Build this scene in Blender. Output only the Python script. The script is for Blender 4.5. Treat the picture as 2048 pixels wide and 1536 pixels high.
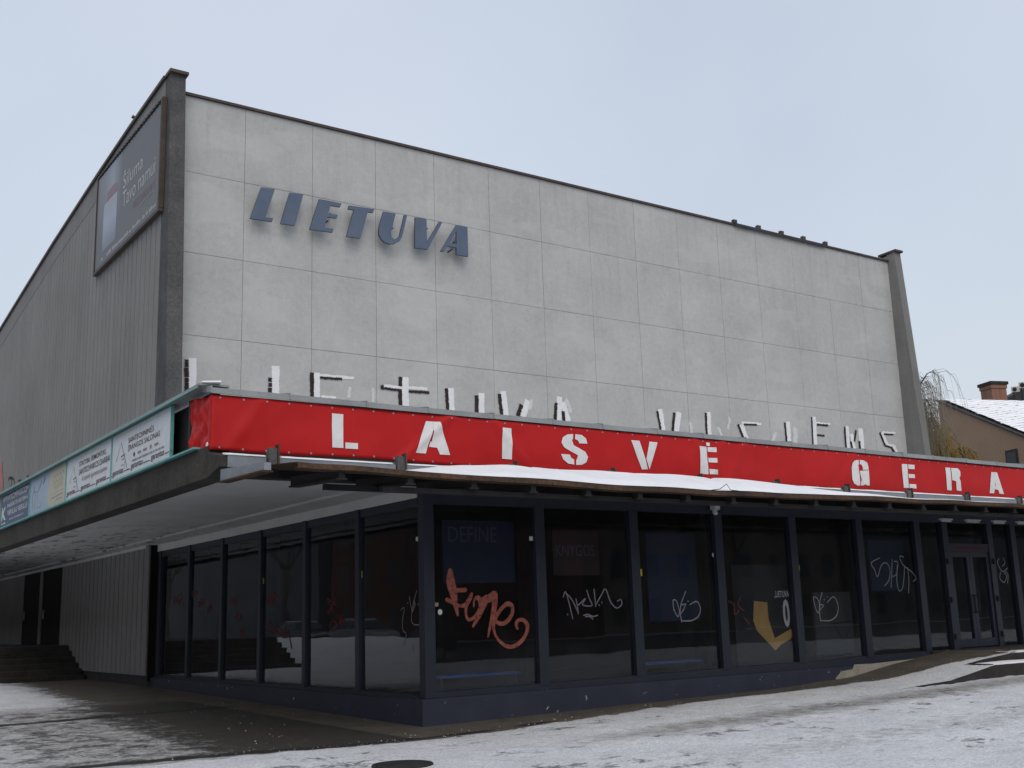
import bpy, bmesh, math, random
from mathutils import Vector, Matrix, noise
random.seed(7)
for o in list(bpy.data.objects): bpy.data.objects.remove(o)
S = bpy.context.scene
COL = S.collection

# ------------------------------------------------------------------ camera
CAM = Vector((-8.867, -15.369, 1.600))
YAW, PIT, ROL, FPX = 0.6076, 0.2056, -0.0321, 2225.5
_f = Vector((math.sin(YAW)*math.cos(PIT), math.cos(YAW)*math.cos(PIT), math.sin(PIT)))
_r0 = Vector((math.cos(YAW), -math.sin(YAW), 0)); _u0 = _r0.cross(_f)
_r = _r0*math.cos(ROL)+_u0*math.sin(ROL); _u = _u0*math.cos(ROL)-_r0*math.sin(ROL)
cd = bpy.data.cameras.new('camera'); cam = bpy.data.objects.new('camera', cd); COL.objects.link(cam)
cam.matrix_world = Matrix(((_r.x,_u.x,-_f.x,CAM.x),(_r.y,_u.y,-_f.y,CAM.y),(_r.z,_u.z,-_f.z,CAM.z),(0,0,0,1)))
cd.sensor_width = 36; cd.lens = FPX/2048*36; cd.clip_end = 3000; cd.clip_start = 0.1
S.camera = cam
S.render.resolution_x, S.render.resolution_y = 1024, 768

# ------------------------------------------------------------------ sky and light
W = bpy.data.worlds.new('World'); S.world = W; W.use_nodes = True
SUN_EL, SUN_AZ = math.radians(48), math.radians(205)      # azimuth clockwise from +Y
nt = W.node_tree; nt.nodes.clear()
sky = nt.nodes.new('ShaderNodeTexSky'); sky.sky_type = 'NISHITA'; sky.sun_disc = False
sky.sun_elevation = SUN_EL; sky.sun_rotation = SUN_AZ; sky.dust_density = 6; sky.air_density = 1.5; sky.ozone_density = 2
bg1 = nt.nodes.new('ShaderNodeBackground'); bg1.inputs[1].default_value = 0.05
nt.links.new(sky.outputs[0], bg1.inputs[0])
tc = nt.nodes.new('ShaderNodeTexCoord')
nz = nt.nodes.new('ShaderNodeTexNoise'); nz.inputs['Scale'].default_value = 2.2; nz.inputs['Detail'].default_value = 3
nt.links.new(tc.outputs['Generated'], nz.inputs['Vector'])
cr = nt.nodes.new('ShaderNodeValToRGB'); cr.color_ramp.elements[0].position = .3; cr.color_ramp.elements[1].position = .7
cr.color_ramp.elements[0].color = (.475, .52, .59, 1); cr.color_ramp.elements[1].color = (.57, .60, .665, 1)
nt.links.new(nz.outputs[0], cr.inputs[0])
bg2 = nt.nodes.new('ShaderNodeBackground'); bg2.inputs[1].default_value = 1.0      # the even cloud layer
nt.links.new(cr.outputs[0], bg2.inputs[0])
ad = nt.nodes.new('ShaderNodeAddShader'); nt.links.new(bg1.outputs[0], ad.inputs[0]); nt.links.new(bg2.outputs[0], ad.inputs[1])
wo = nt.nodes.new('ShaderNodeOutputWorld'); nt.links.new(ad.outputs[0], wo.inputs[0])
sl = bpy.data.lights.new('sun', 'SUN'); sl.energy = 0.6; sl.angle = math.radians(35); sl.color = (1, .97, .93)
sun = bpy.data.objects.new('sun', sl); COL.objects.link(sun)
sd = Vector((math.sin(SUN_AZ)*math.cos(SUN_EL), math.cos(SUN_AZ)*math.cos(SUN_EL), math.sin(SUN_EL)))
sun.rotation_euler = sd.to_track_quat('Z', 'Y').to_euler()
S.view_settings.view_transform = 'Standard'; S.view_settings.look = 'None'
S.view_settings.exposure = 0; S.view_settings.gamma = 1; S.view_settings.use_curve_mapping = False
S.render.engine = 'CYCLES'
S.cycles.max_bounces = 8; S.cycles.transparent_max_bounces = 12

# ------------------------------------------------------------------ helpers
def ray(px, py): return _r*((px-1024)/FPX) + _u*(-(py-768)/FPX) + _f
def onX(px, py, x): d = ray(px, py); return CAM + d*((x-CAM.x)/d.x)
def onY(px, py, y): d = ray(px, py); return CAM + d*((y-CAM.y)/d.y)
def onZ(px, py, z): d = ray(px, py); return CAM + d*((z-CAM.z)/d.z)
def rng(px, py, dist):
    d = ray(px, py); return CAM + d*(dist/math.hypot(d.x, d.y))
def lerp(a, b, t): return a+(b-a)*t
def interp(tab, x):
    if x <= tab[0][0]: return tab[0][1]
    for (a, va), (b, vb) in zip(tab, tab[1:]):
        if x <= b: return lerp(va, vb, (x-a)/(b-a))
    return tab[-1][1]
def sstep(a, b, x):
    t = min(1, max(0, (x-a)/(b-a))); return t*t*(3-2*t)

class MB:
    def __init__(s): s.v = []; s.f = []
    def add(s, vs, fs):
        n = len(s.v); s.v += [tuple(v) for v in vs]; s.f += [tuple(i+n for i in f) for f in fs]; return s
    def box(s, x0, x1, y0, y1, z0, z1):
        return s.add([(x0,y0,z0),(x1,y0,z0),(x1,y1,z0),(x0,y1,z0),(x0,y0,z1),(x1,y0,z1),(x1,y1,z1),(x0,y1,z1)],
                     [(0,3,2,1),(4,5,6,7),(0,1,5,4),(1,2,6,5),(2,3,7,6),(3,0,4,7)])
    def hexa(s, p):   # 8 points: bottom 4 then top 4
        return s.add(p, [(0,3,2,1),(4,5,6,7),(0,1,5,4),(1,2,6,5),(2,3,7,6),(3,0,4,7)])
    def prism(s, pts, d):
        n = len(pts); d = Vector(d); a = [Vector(p) for p in pts]
        s.add(a+[p+d for p in a], [tuple(range(n))[::-1], tuple(range(n, 2*n))]+[(i,(i+1)%n,(i+1)%n+n,i+n) for i in range(n)]); return s
    def tube(s, pts, rads, n=6, cap=True):
        pts = [Vector(p) for p in pts]; rings = []
        for i, p in enumerate(pts):
            t = (pts[min(i+1, len(pts)-1)]-pts[max(i-1, 0)]).normalized()
            a = Vector((0,0,1)) if abs(t.z) < .9 else Vector((1,0,0))
            u = t.cross(a).normalized(); w = t.cross(u)
            r = rads[i] if isinstance(rads, (list, tuple)) else rads
            rings.append([p+(u*math.cos(k*2*math.pi/n)+w*math.sin(k*2*math.pi/n))*r for k in range(n)])
        vs = [v for r in rings for v in r]; fs = []
        for i in range(len(rings)-1):
            for k in range(n): fs.append((i*n+k, i*n+(k+1)%n, (i+1)*n+(k+1)%n, (i+1)*n+k))
        if cap: fs += [tuple(range(n))[::-1], tuple(range(len(vs)-n, len(vs)))]
        return s.add(vs, fs)
    def lathe(s, prof, c, n=20):
        vs = []; fs = []
        for (r, z) in prof:
            for k in range(n): vs.append((c[0]+r*math.cos(2*math.pi*k/n), c[1]+r*math.sin(2*math.pi*k/n), c[2]+z))
        for i in range(len(prof)-1):
            for k in range(n): fs.append((i*n+k, i*n+(k+1)%n, (i+1)*n+(k+1)%n, (i+1)*n+k))
        fs += [tuple(range(n))[::-1], tuple(range(len(vs)-n, len(vs)))]
        return s.add(vs, fs)
    def mesh(s, name, smooth=False, fix=True):
        m = bpy.data.meshes.new(name); m.from_pydata(s.v, [], s.f)
        if fix:
            b = bmesh.new(); b.from_mesh(m); bmesh.ops.recalc_face_normals(b, faces=b.faces); b.to_mesh(m); b.free()
        if smooth:
            for p in m.polygons: p.use_smooth = True
        return m
    def build(s, name, mat, parent=None, smooth=False, fix=True, bevel=0):
        o = link(name, s.mesh(name, smooth, fix), mat, parent)
        if bevel:
            b = o.modifiers.new('bevel', 'BEVEL'); b.width = bevel; b.segments = 2; b.limit_method = 'ANGLE'
        return o
def link(name, me, mat, parent=None):
    o = bpy.data.objects.new(name, me); COL.objects.link(o)
    if mat is not None and not me.materials: me.materials.append(mat)
    o.parent = parent
    return o
def box(name, x0, x1, y0, y1, z0, z1, mat, parent=None, bevel=0): return MB().box(x0,x1,y0,y1,z0,z1).build(name, mat, parent, bevel=bevel)
def empty(name, loc=(0,0,0)):
    o = bpy.data.objects.new(name, None); COL.objects.link(o); o.location = loc; return o
def thing(o, label, cat, group=None):
    o['label'] = label; o['category'] = cat
    if group: o['group'] = group
    return o
def struct(o): o['kind'] = 'structure'; return o
def FR(y): return lambda u, v, d=0: Vector((u, y-d, v))        # front-facing plane (-Y)
def LF(x): return lambda u, v, d=0: Vector((x-d, -u, v))       # side-facing plane (-X), u = -Y
def zc(ox, oy, s): return lambda u, v: (ox+u*s, oy+v*s)
def uvF(p, y): q = onY(p[0], p[1], y); return (q.x, q.z)
def uvL(p, x): q = onX(p[0], p[1], x); return (-q.y, q.z)
def plate(mb, poly, mp, t, base=0.0):
    n = len(poly)
    a = [mp(u, v, base) for u, v in poly]; b = [mp(u, v, base+t) for u, v in poly]
    mb.add(a+b, [tuple(range(n)), tuple(range(n, 2*n))[::-1]]+[(i,(i+1)%n,(i+1)%n+n,i+n) for i in range(n)]); return mb
def smooth_line(pts, k=6):
    out = []
    for i in range(len(pts)-1):
        p0, p1, p2, p3 = pts[max(i-1,0)], pts[i], pts[i+1], pts[min(i+2, len(pts)-1)]
        for j in range(k):
            t = j/k
            out.append(tuple(.5*((2*p1[c])+(-p0[c]+p2[c])*t+(2*p0[c]-5*p1[c]+4*p2[c]-p3[c])*t*t+(-p0[c]+3*p1[c]-3*p2[c]+p3[c])*t**3) for c in range(len(p1))))
    return out+[tuple(pts[-1])]
def ribbon(mb, pts, mp, base, rough=0.0, sm=True, step=.00012, cap=True):
    """pts: (u, v, width) in plane metres; each segment lies a hair higher than the last"""
    if sm: pts = smooth_line(pts)
    n = len(pts); L = []
    for i, (u, v, w) in enumerate(pts):
        a = pts[max(i-1, 0)]; b = pts[min(i+1, n-1)]
        dx, dy = b[0]-a[0], b[1]-a[1]; l = math.hypot(dx, dy) or 1
        w1 = w*.5*(1+rough*random.uniform(-1, 1)); w2 = w*.5*(1+rough*random.uniform(-1, 1))
        L.append(((u-dy/l*w1, v+dx/l*w1), (u+dy/l*w2, v-dx/l*w2)))
    vs = []
    for i, (a, b) in enumerate(L):
        d = base+i*step; vs += [mp(a[0], a[1], d), mp(b[0], b[1], d)]
    fs = [(2*i, 2*i+1, 2*i+3, 2*i+2) for i in range(n-1)]
    # round ends
    for (u, v, w), (pu, pv, _), d in () if not cap else ((pts[0], pts[1], base), (pts[-1], pts[-2], base+(n-1)*step)):
        a0 = math.atan2(v-pv, u-pu); c = len(vs)
        vs += [mp(u+w*.5*math.cos(a0+t), v+w*.5*math.sin(a0+t), d) for t in [(-.5+k/5)*math.pi for k in range(6)]]
        fs.append(tuple(range(c, c+6)))
    mb.add(vs, fs); return mb
def small_print(rect, mp, mat, seed, d=.004):
    # print too fine to read in the photograph: a row of tiny marks
    rr = random.Random(seed); u0, u1, v0, v1 = rect; mb = MB(); u = u0
    while u < u1:
        w = (v1-v0)*rr.uniform(.35, .7)
        if rr.random() < .85: plate(mb, [(u, v0), (u+w, v0), (u+w, lerp(v0, v1, rr.choice((.7, 1)))), (u, lerp(v0, v1, rr.choice((.7, 1))))], mp, .001, d)
        u += w+(v1-v0)*rr.uniform(.25, .4)
    return mb.build('small_print', mat)
def text_mesh(body, bold=0.0, shear=0.0):
    c = bpy.data.curves.new('t', 'FONT'); c.body = body; c.size = 1; c.offset = bold; c.shear = shear; c.resolution_u = 3
    o = bpy.data.objects.new('t', c); COL.objects.link(o)
    dg = bpy.context.evaluated_depsgraph_get(); me = bpy.data.meshes.new_from_object(o.evaluated_get(dg))
    bpy.data.objects.remove(o); bpy.data.curves.remove(c)
    vs = [v.co.copy() for v in me.vertices]; fs = [tuple(p.vertices) for p in me.polygons]; bpy.data.meshes.remove(me)
    return vs, fs
def text_on(name, body, rect, mp, mat, parent, d=.004, bold=0.0, shear=0.0):
    vs, fs = text_mesh(body, bold, shear)
    x0, x1 = min(v.x for v in vs), max(v.x for v in vs); y0, y1 = min(v.y for v in vs), max(v.y for v in vs)
    u0, u1, v0, v1 = rect
    P = [mp(lerp(u0, u1, (v.x-x0)/(x1-x0)), lerp(v0, v1, (v.y-y0)/(y1-y0)), d) for v in vs]
    return MB().add(P, fs).build(name, mat, parent, fix=False)

# ------------------------------------------------------------------ materials
def srgb(r, g, b):
    f = lambda c: (c/255/12.92 if c/255 <= .04045 else ((c/255+.055)/1.055)**2.4)
    return (f(r), f(g), f(b), 1)
def mk(name):
    m = bpy.data.materials.new(name); m.use_nodes = True; n = m.node_tree; b = n.nodes['Principled BSDF']; return m, n, b
def N(n, t, **kw):
    x = n.nodes.new(t)
    for k, v in kw.items(): setattr(x, k, v)
    return x
def coords(n, kind='Object', scale=None):
    t = N(n, 'ShaderNodeTexCoord'); o = t.outputs[kind]
    if kind == 'World':
        pass
    if scale:
        mpn = N(n, 'ShaderNodeMapping'); mpn.inputs['Scale'].default_value = scale; n.links.new(o, mpn.inputs[0]); return mpn.outputs[0]
    return o
def wpos(n, scale=None):
    g = N(n, 'ShaderNodeNewGeometry'); o = g.outputs['Position']
    if scale:
        mpn = N(n, 'ShaderNodeMapping'); mpn.inputs['Scale'].default_value = scale; n.links.new(o, mpn.inputs[0]); return mpn.outputs[0]
    return o
def noise_n(n, vec, sc, det=4, rough=.6):
    t = N(n, 'ShaderNodeTexNoise'); t.inputs['Scale'].default_value = sc; t.inputs['Detail'].default_value = det; t.inputs['Roughness'].default_value = rough
    n.links.new(vec, t.inputs['Vector']); return t.outputs[0]
def ramp(n, fac, stops):
    r = N(n, 'ShaderNodeValToRGB'); e = r.color_ramp.elements
    while len(e) < len(stops): e.new(.5)
    for el, (p, c) in zip(e, stops): el.position = p; el.color = c if len(c) == 4 else (*c, 1)
    n.links.new(fac, r.inputs[0]); return r.outputs[0]
def mixc(n, fac, a, b, mode='MIX'):
    m = N(n, 'ShaderNodeMix', data_type='RGBA', blend_type=mode)
    for s, v in ((m.inputs[0], fac), (m.inputs[6], a), (m.inputs[7], b)):
        if hasattr(v, 'links'): n.links.new(v, s)
        else: s.default_value = v if isinstance(v, (int, float)) else (tuple(v)+(1,))[:4]
    return m.outputs[2]
def math_n(n, op, a, b=None, c=None):
    m = N(n, 'ShaderNodeMath', operation=op)
    for s, v in zip(m.inputs, (a, b, c)):
        if v is None: continue
        if hasattr(v, 'links'): n.links.new(v, s)
        else: s.default_value = v
    return m.outputs[0]
def bump(n, b, h, strength=.3, dist=.02):
    x = N(n, 'ShaderNodeBump'); x.inputs['Strength'].default_value = strength; x.inputs['Distance'].default_value = dist
    n.links.new(h, x.inputs['Height']); n.links.new(x.outputs[0], b.inputs['Normal'])
def mottled(name, c1, c2, sc=3, rough=.85, fine=60, fs=.12, bs=.2, spec=.3, streak=0, rnd=0.0, metal=0):
    """two-tone weathered surface: broad blotches, fine grain, optional vertical streaks, per-object tint"""
    m, n, b = mk(name); p = wpos(n)
    big = noise_n(n, p, sc, 5, .65); g = noise_n(n, p, fine, 3, .7)
    col = mixc(n, ramp(n, big, [(.3, (0,0,0)), (.7, (1,1,1))]), c1, c2)
    gr = ramp(n, g, [(.25, (1-fs*2,)*3), (.75, (1+fs*.6,)*3)])
    col = mixc(n, 1.0, col, gr, 'MULTIPLY')
    if streak:
        st = noise_n(n, wpos(n, (3.1, 3.1, .22)), 1.6, 5, .7)
        col = mixc(n, 1.0, col, ramp(n, st, [(.35, (1-streak,)*3), (.6, (1.0,)*3)]), 'MULTIPLY')
    if rnd:
        oi = N(n, 'ShaderNodeObjectInfo'); col = mixc(n, 1.0, col, ramp(n, oi.outputs['Random'], [(0, (1-rnd,)*3), (1, (1+rnd*.4, 1+rnd*.4, 1+rnd*.3))]), 'MULTIPLY')
    n.links.new(col, b.inputs['Base Color']); b.inputs['Roughness'].default_value = rough; b.inputs['Specular IOR Level'].default_value = spec
    b.inputs['Metallic'].default_value = metal
    if bs: bump(n, b, g, bs, .01)
    return m
def plain(name, c, rough=.6, spec=.4, emit=None, metal=0): # flat print colours
    m, n, b = mk(name); p = wpos(n); g = noise_n(n, p, 6, 4, .7)
    n.links.new(mixc(n, 1.0, c, ramp(n, g, [(.3, (.86,)*3), (.7, (1.03,)*3)]), 'MULTIPLY'), b.inputs['Base Color'])
    b.inputs['Roughness'].default_value = rough; b.inputs['Specular IOR Level'].default_value = spec; b.inputs['Metallic'].default_value = metal
    return m

M = {}
m, n, b = mk('panel_concrete'); p = wpos(n)
col = mixc(n, ramp(n, noise_n(n, p, .45, 6, .7), [(.32, (0,)*3), (.68, (1,)*3)]), (.385,.395,.392), (.465,.472,.465))
col = mixc(n, 1.0, col, ramp(n, noise_n(n, p, 5.5, 6, .75), [(.3, (.90,)*3), (.7, (1.06,)*3)]), 'MULTIPLY')
col = mixc(n, 1.0, col, ramp(n, noise_n(n, p, 45, 3, .7), [(.25, (.84,)*3), (.75, (1.05,)*3)]), 'MULTIPLY')
rain = noise_n(n, wpos(n, (2.3, 1, .16)), 1.5, 6, .7); sp = N(n, 'ShaderNodeSeparateXYZ'); n.links.new(p, sp.inputs[0])
hi = ramp(n, math_n(n, 'DIVIDE', math_n(n, 'SUBTRACT', sp.outputs[2], 9.5), 6.7), [(.0, (.35,)*3), (1, (1,)*3)])
col = mixc(n, math_n(n, 'MULTIPLY', ramp(n, rain, [(.50, (0,)*3), (.72, (.36,)*3)]), hi), col, (.27,.27,.255))
pale = ramp(n, noise_n(n, wpos(n, (.35, 1, .9)), .9, 3, .5), [(.58, (0,)*3), (.62, (.35,)*3)])
col = mixc(n, pale, col, (.47,.475,.47))
oi = N(n, 'ShaderNodeObjectInfo'); col = mixc(n, 1.0, col, ramp(n, oi.outputs['Random'], [(0, (.975,)*3), (1, (1.012,)*3)]), 'MULTIPLY')
n.links.new(col, b.inputs['Base Color']); b.inputs['Roughness'].default_value = .9; b.inputs['Specular IOR Level'].default_value = .3
bump(n, b, noise_n(n, p, 45, 3, .7), .2, .01); M['panel'] = m
M['joint'] = mottled('joint_backing', (.15,.15,.15), (.2,.2,.2), 4)  # grey backing colour that shows in the panel joints
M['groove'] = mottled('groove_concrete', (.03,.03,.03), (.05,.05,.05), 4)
M['rib'] = mottled('ribbed_concrete', (.215,.215,.212), (.27,.27,.267), .22, .95, 25, .10, .35, streak=.10, rnd=.045)
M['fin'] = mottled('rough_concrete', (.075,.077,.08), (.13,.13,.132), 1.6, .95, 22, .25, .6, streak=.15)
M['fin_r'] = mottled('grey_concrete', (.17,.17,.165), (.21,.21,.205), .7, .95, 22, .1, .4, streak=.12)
M['smooth'] = mottled('smooth_concrete', (.19,.192,.19), (.24,.24,.238), .7, .9, 40, .08, .2, streak=.12)
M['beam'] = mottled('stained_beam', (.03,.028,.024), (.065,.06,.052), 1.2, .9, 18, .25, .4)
M['soffit'] = None
M['band'] = mottled('pale_band_paint', (.52,.52,.50), (.60,.60,.58), 1.0, .7, 30, .08, .1)
M['navy'] = mottled('navy_paint', (.014,.0165,.031), (.02,.0235,.042), 1.5, .5, 30, .15, .1, .4)
M['cap'] = mottled('galvanised_sheet', (.20,.225,.235), (.29,.31,.32), 2.0, .55, 40, .1, .1, .5, rnd=.1)
M['steel'] = mottled('bluegrey_steel', (.16,.18,.21), (.24,.26,.29), 3.0, .5, 40, .12, .1, .5)
M['brown_cap'] = mottled('brown_metal_coping', (.045,.032,.027), (.085,.062,.05), 2.0, .6, 30, .2, .1, .4)
M['teal'] = mottled('teal_trim', (.12,.36,.35), (.18,.44,.42), 2.0, .45, 20, .1, .05, .5)
M['black_paint'] = mottled('tar_black', (.012,.008,.009), (.05,.03,.03), 9, .8, 40, .3, .3)
M['white_paint'] = mottled('white_wall_paint', (.66,.665,.69), (.74,.745,.77), 5, .8, 40, .06, .1)
M['faint_paint'] = mottled('faint_white_paint', (.52,.525,.53), (.60,.605,.61), 6, .85, 40, .06, .1)
M['letter'] = mottled('blue_letter_enamel', (.07,.10,.16), (.095,.13,.19), 1.5, .5, 40, .1, .05, .4)
M['letter_edge'] = plain('blue_letter_return', (.045,.05,.07), .6)
M['white_print'] = plain('white_print', (.70,.70,.70), .55)
M['sign_white'] = plain('sign_white', (.62,.66,.70), .4)
M['ink'] = plain('dark_ink', (.05,.03,.035), .6)
M['ink_grey'] = plain('grey_ink', (.25,.23,.25), .6)
M['sign_blue'] = plain('sign_blue', (.035,.075,.17), .4)
M['sign_sky'] = plain('sign_sky', (.33,.43,.55), .4)
M['sign_cream'] = plain('sign_cream', (.48,.46,.36), .4)
M['sign_red'] = plain('sign_red', (.40,.02,.03), .4)
M['yellow'] = plain('yellow_sticker', (.55,.45,.04), .5)
M['spray_pink'] = plain('spray_salmon', (.36,.10,.07), .8)
def spray(name, c, lo):
    m = plain(name, c, .8); n = m.node_tree; b = n.nodes['Principled BSDF']; out = n.nodes['Material Output']
    t = N(n, 'ShaderNodeBsdfTransparent'); x = N(n, 'ShaderNodeMixShader')
    n.links.new(ramp(n, noise_n(n, wpos(n), 9, 6, .75), [(.36, (lo,)*3), (.62, (1,)*3)]), x.inputs[0]); n.links.new(t.outputs[0], x.inputs[1]); n.links.new(b.outputs[0], x.inputs[2]); n.links.new(x.outputs[0], out.inputs[0]); return m
M['spray_pink'] = spray('spray_salmon', (.36,.105,.075), .55)
M['marker'] = None
M['spray_red'] = plain('spray_red', (.13,.02,.018), .8)
M['marker'] = spray('white_marker', (.27,.26,.30), .7)
M['cctv'] = plain('camera_housing', (.5,.5,.48), .5)
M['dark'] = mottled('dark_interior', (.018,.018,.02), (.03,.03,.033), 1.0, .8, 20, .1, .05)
M['dark_door'] = mottled('dark_door', (.004,.004,.004), (.007,.007,.007), 2.0, .9, 20, .1, .05)  # near-black carries the shade of the unmodelled door recess
M['gold'] = plain('gold_print', (.62,.36,.10), .5)
M['bright_print'] = plain('bright_white_print', (.82,.82,.82), .5)
M['poster_blue'] = plain('poster_blue', (.009,.021,.056), .5)
M['poster_red'] = plain('poster_brown', (.045,.02,.018), .5)
M['poster_dark'] = plain('poster_dark', (.015,.015,.016), .5)
M['board'] = plain('grey_board', (.05,.055,.055), .6)
M['ledge_blue'] = plain('ledge_blue', (.02,.07,.28), .5)
M['poster_text'] = plain('poster_text', (.06,.08,.12), .5)
M['plaster'] = mottled('bare_plaster', (.30,.27,.22), (.38,.35,.29), 4, .9, 30, .12, .3)
M['rust'] = mottled('rusty_sheet', (.033,.023,.017), (.115,.062,.034), 2.2, .8, 25, .35, .3)
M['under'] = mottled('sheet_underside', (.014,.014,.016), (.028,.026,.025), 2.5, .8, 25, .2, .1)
M['stone'] = mottled('step_stone', (.022,.021,.019), (.05,.047,.043), 2.5, .9, 25, .2, .4)
M['brown_wall'] = mottled('brown_render', (.34,.235,.165), (.385,.27,.19), .5, .9, 12, .08, .3)
M['brick'] = None
M['bark'] = mottled('bark', (.08,.07,.06), (.14,.12,.10), 3, .95, 15, .2, .4)
M['twig'] = mottled('willow_twig', (.20,.185,.15), (.30,.27,.21), 2, .9, 15, .2, 0)
M['twig_gold'] = mottled('golden_willow_twig', (.20,.135,.03), (.30,.21,.055), 2, .9, 15, .2, 0)
M['ac'] = plain('ac_white', (.5,.5,.48), .5)
M['roof_dark'] = mottled('dark_roof', (.035,.035,.04), (.06,.06,.065), 2, .8, 15, .2, .2)
M['iron'] = mottled('cast_iron', (.012,.012,.013), (.03,.03,.03), 6, .7, 40, .2, .4)
M['asphalt'] = mottled('wet_asphalt', (.03,.03,.031), (.07,.07,.07), .4, .7, 30, .15, .3)
M['lamp_tube'] = plain('lamp_tube', (.5,.5,.5), .4)
M['facade_red'] = mottled('facade_brick_red', (.12,.055,.04), (.17,.085,.06), .5, .9, 15, .2, .2)
M['facade_tan'] = mottled('facade_tan', (.2,.17,.13), (.26,.22,.17), .5, .9, 15, .2, .2)
M['facade_grey'] = mottled('facade_grey', (.13,.13,.13), (.18,.18,.18), .5, .9, 15, .2, .2)
M['window_dark'] = plain('far_window', (.02,.023,.027), .35)
M['car_dark'] = plain('car_paint_dark', (.02,.025,.035), .25, .6)
M['car_silver'] = plain('car_paint_silver', (.2,.21,.22), .3, .6)
M['rubber'] = plain('tyre_rubber', (.015,.015,.015), .8)
M['hub'] = plain('wheel_metal', (.3,.3,.3), .35)

# snow: nearly white, soft grain, faint blue
m, n, b = mk('snow'); p = wpos(n)
n.links.new(ramp(n, noise_n(n, p, 1.3, 5), [(.3, (.66,.67,.70)), (.7, (.77,.775,.80))]), b.inputs['Base Color'])
b.inputs['Roughness'].default_value = .9; b.inputs['Specular IOR Level'].default_value = .15; bump(n, b, noise_n(n, p, 9, 6, .65), .35, .03); M['snow'] = m
# snow on far roof with tile rows showing through
m, n, b = mk('snowy_tiles'); p = coords(n, 'Object')
wv = N(n, 'ShaderNodeTexWave', wave_type='BANDS', bands_direction='Y'); wv.inputs['Scale'].default_value = 1.0; wv.inputs['Distortion'].default_value = .6; wv.inputs['Detail'].default_value = 2
n.links.new(p, wv.inputs[0])
f = math_n(n, 'ADD', math_n(n, 'MULTIPLY', wv.outputs[0], .5), noise_n(n, p, 2.2, 5, .7))
n.links.new(ramp(n, f, [(.38, (.16,.16,.18)), (.55, (.72,.74,.78)), (.9, (.85,.86,.88))]), b.inputs['Base Color']); b.inputs['Roughness'].default_value = .9; M['snow_tiles'] = m
# soffit: dirty white paint, flaking in places
m, n, b = mk('soffit_paint'); p = wpos(n)
base = mixc(n, ramp(n, noise_n(n, p, .8, 5), [(.3, (0,)*3), (.7, (1,)*3)]), (.46,.465,.465), (.56,.565,.565))
fl = math_n(n, 'MULTIPLY', ramp(n, noise_n(n, wpos(n, (1.6,.55,1)), 2.6, 7, .72), [(.54, (0,)*3), (.58, (1,)*3)]), ramp(n, math_n(n, 'MULTIPLY', N(n, 'ShaderNodeSeparateXYZ').outputs[1], 1.0), [(.45, (0,)*3), (.9, (1,)*3)]))
sep = [x for x in n.nodes if x.type == 'SEPXYZ'][0]; n.links.new(wpos(n, (1, .07, 1)), sep.inputs[0])
n.links.new(mixc(n, fl, base, (.15,.14,.12)), b.inputs['Base Color']); b.inputs['Roughness'].default_value = .85; M['soffit'] = m
# red vinyl
m, n, b = mk('red_vinyl'); p = wpos(n)
n.links.new(mixc(n, ramp(n, noise_n(n, p, .9, 4), [(.3, (0,)*3), (.7, (1,)*3)]), (.39,.012,.013), (.46,.015,.016)), b.inputs['Base Color'])
b.inputs['Roughness'].default_value = .5; b.inputs['Specular IOR Level'].default_value = .16
bump(n, b, noise_n(n, wpos(n, (1,1,.5)), 2.2, 5, .55), .25, .06); M['red'] = m
# plinth paint: navy, chipped to white in spots
m, n, b = mk('chipped_navy'); p = wpos(n)
chip = math_n(n, 'MULTIPLY', ramp(n, noise_n(n, p, 11, 3, .5), [(.70, (0,)*3), (.72, (1,)*3)]), ramp(n, noise_n(n, p, 1.3, 2), [(.42, (0,)*3), (.6, (1,)*3)]))
nav = mixc(n, ramp(n, noise_n(n, p, 2, 5), [(.3, (0,)*3), (.7, (1,)*3)]), (.014,.017,.034), (.023,.027,.05))
n.links.new(mixc(n, chip, nav, (.5,.5,.48)), b.inputs['Base Color']); b.inputs['Roughness'].default_value = .6; M['plinth'] = m
# brick chimney
m, n, b = mk('chimney_brick'); br = N(n, 'ShaderNodeTexBrick'); br.inputs['Scale'].default_value = 4.5
br.inputs['Color1'].default_value = (.20,.085,.055,1); br.inputs['Color2'].default_value = (.26,.125,.08,1); br.inputs['Mortar'].default_value = (.22,.18,.15,1)
n.links.new(coords(n), br.inputs[0]); n.links.new(br.outputs[0], b.inputs['Base Color']); b.inputs['Roughness'].default_value = .9; M['brick'] = m
# window glass: clear dark tint, mirror-like at grazing angles, a little dust
m, n, b = mk('shop_glass'); n.nodes.remove(b); out = n.nodes['Material Output']
fr = N(n, 'ShaderNodeFresnel'); fr.inputs[0].default_value = 1.5
tr = N(n, 'ShaderNodeBsdfTransparent'); tr.inputs[0].default_value = (.80,.82,.84,1)
gl = N(n, 'ShaderNodeBsdfGlossy'); gl.inputs['Roughness'].default_value = .015; gl.inputs[0].default_value = (.85,.88,.92,1)
mx = N(n, 'ShaderNodeMixShader'); geo = N(n, 'ShaderNodeNewGeometry'); n.links.new(math_n(n, 'MULTIPLY', fr.outputs[0], math_n(n, 'SUBTRACT', 1.0, geo.outputs['Backfacing'])), mx.inputs[0]); n.links.new(tr.outputs[0], mx.inputs[1]); n.links.new(gl.outputs[0], mx.inputs[2])
df = N(n, 'ShaderNodeBsdfDiffuse'); df.inputs[0].default_value = (.2,.19,.18,1)
mx2 = N(n, 'ShaderNodeMixShader')
n.links.new(ramp(n, noise_n(n, wpos(n, (1, 1, .6)), 1.1, 7, .75), [(.42, (.008,)*3), (.72, (.04,)*3)]), mx2.inputs[0]); n.links.new(mx.outputs[0], mx2.inputs[1]); n.links.new(df.outputs[0], mx2.inputs[2])
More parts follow.
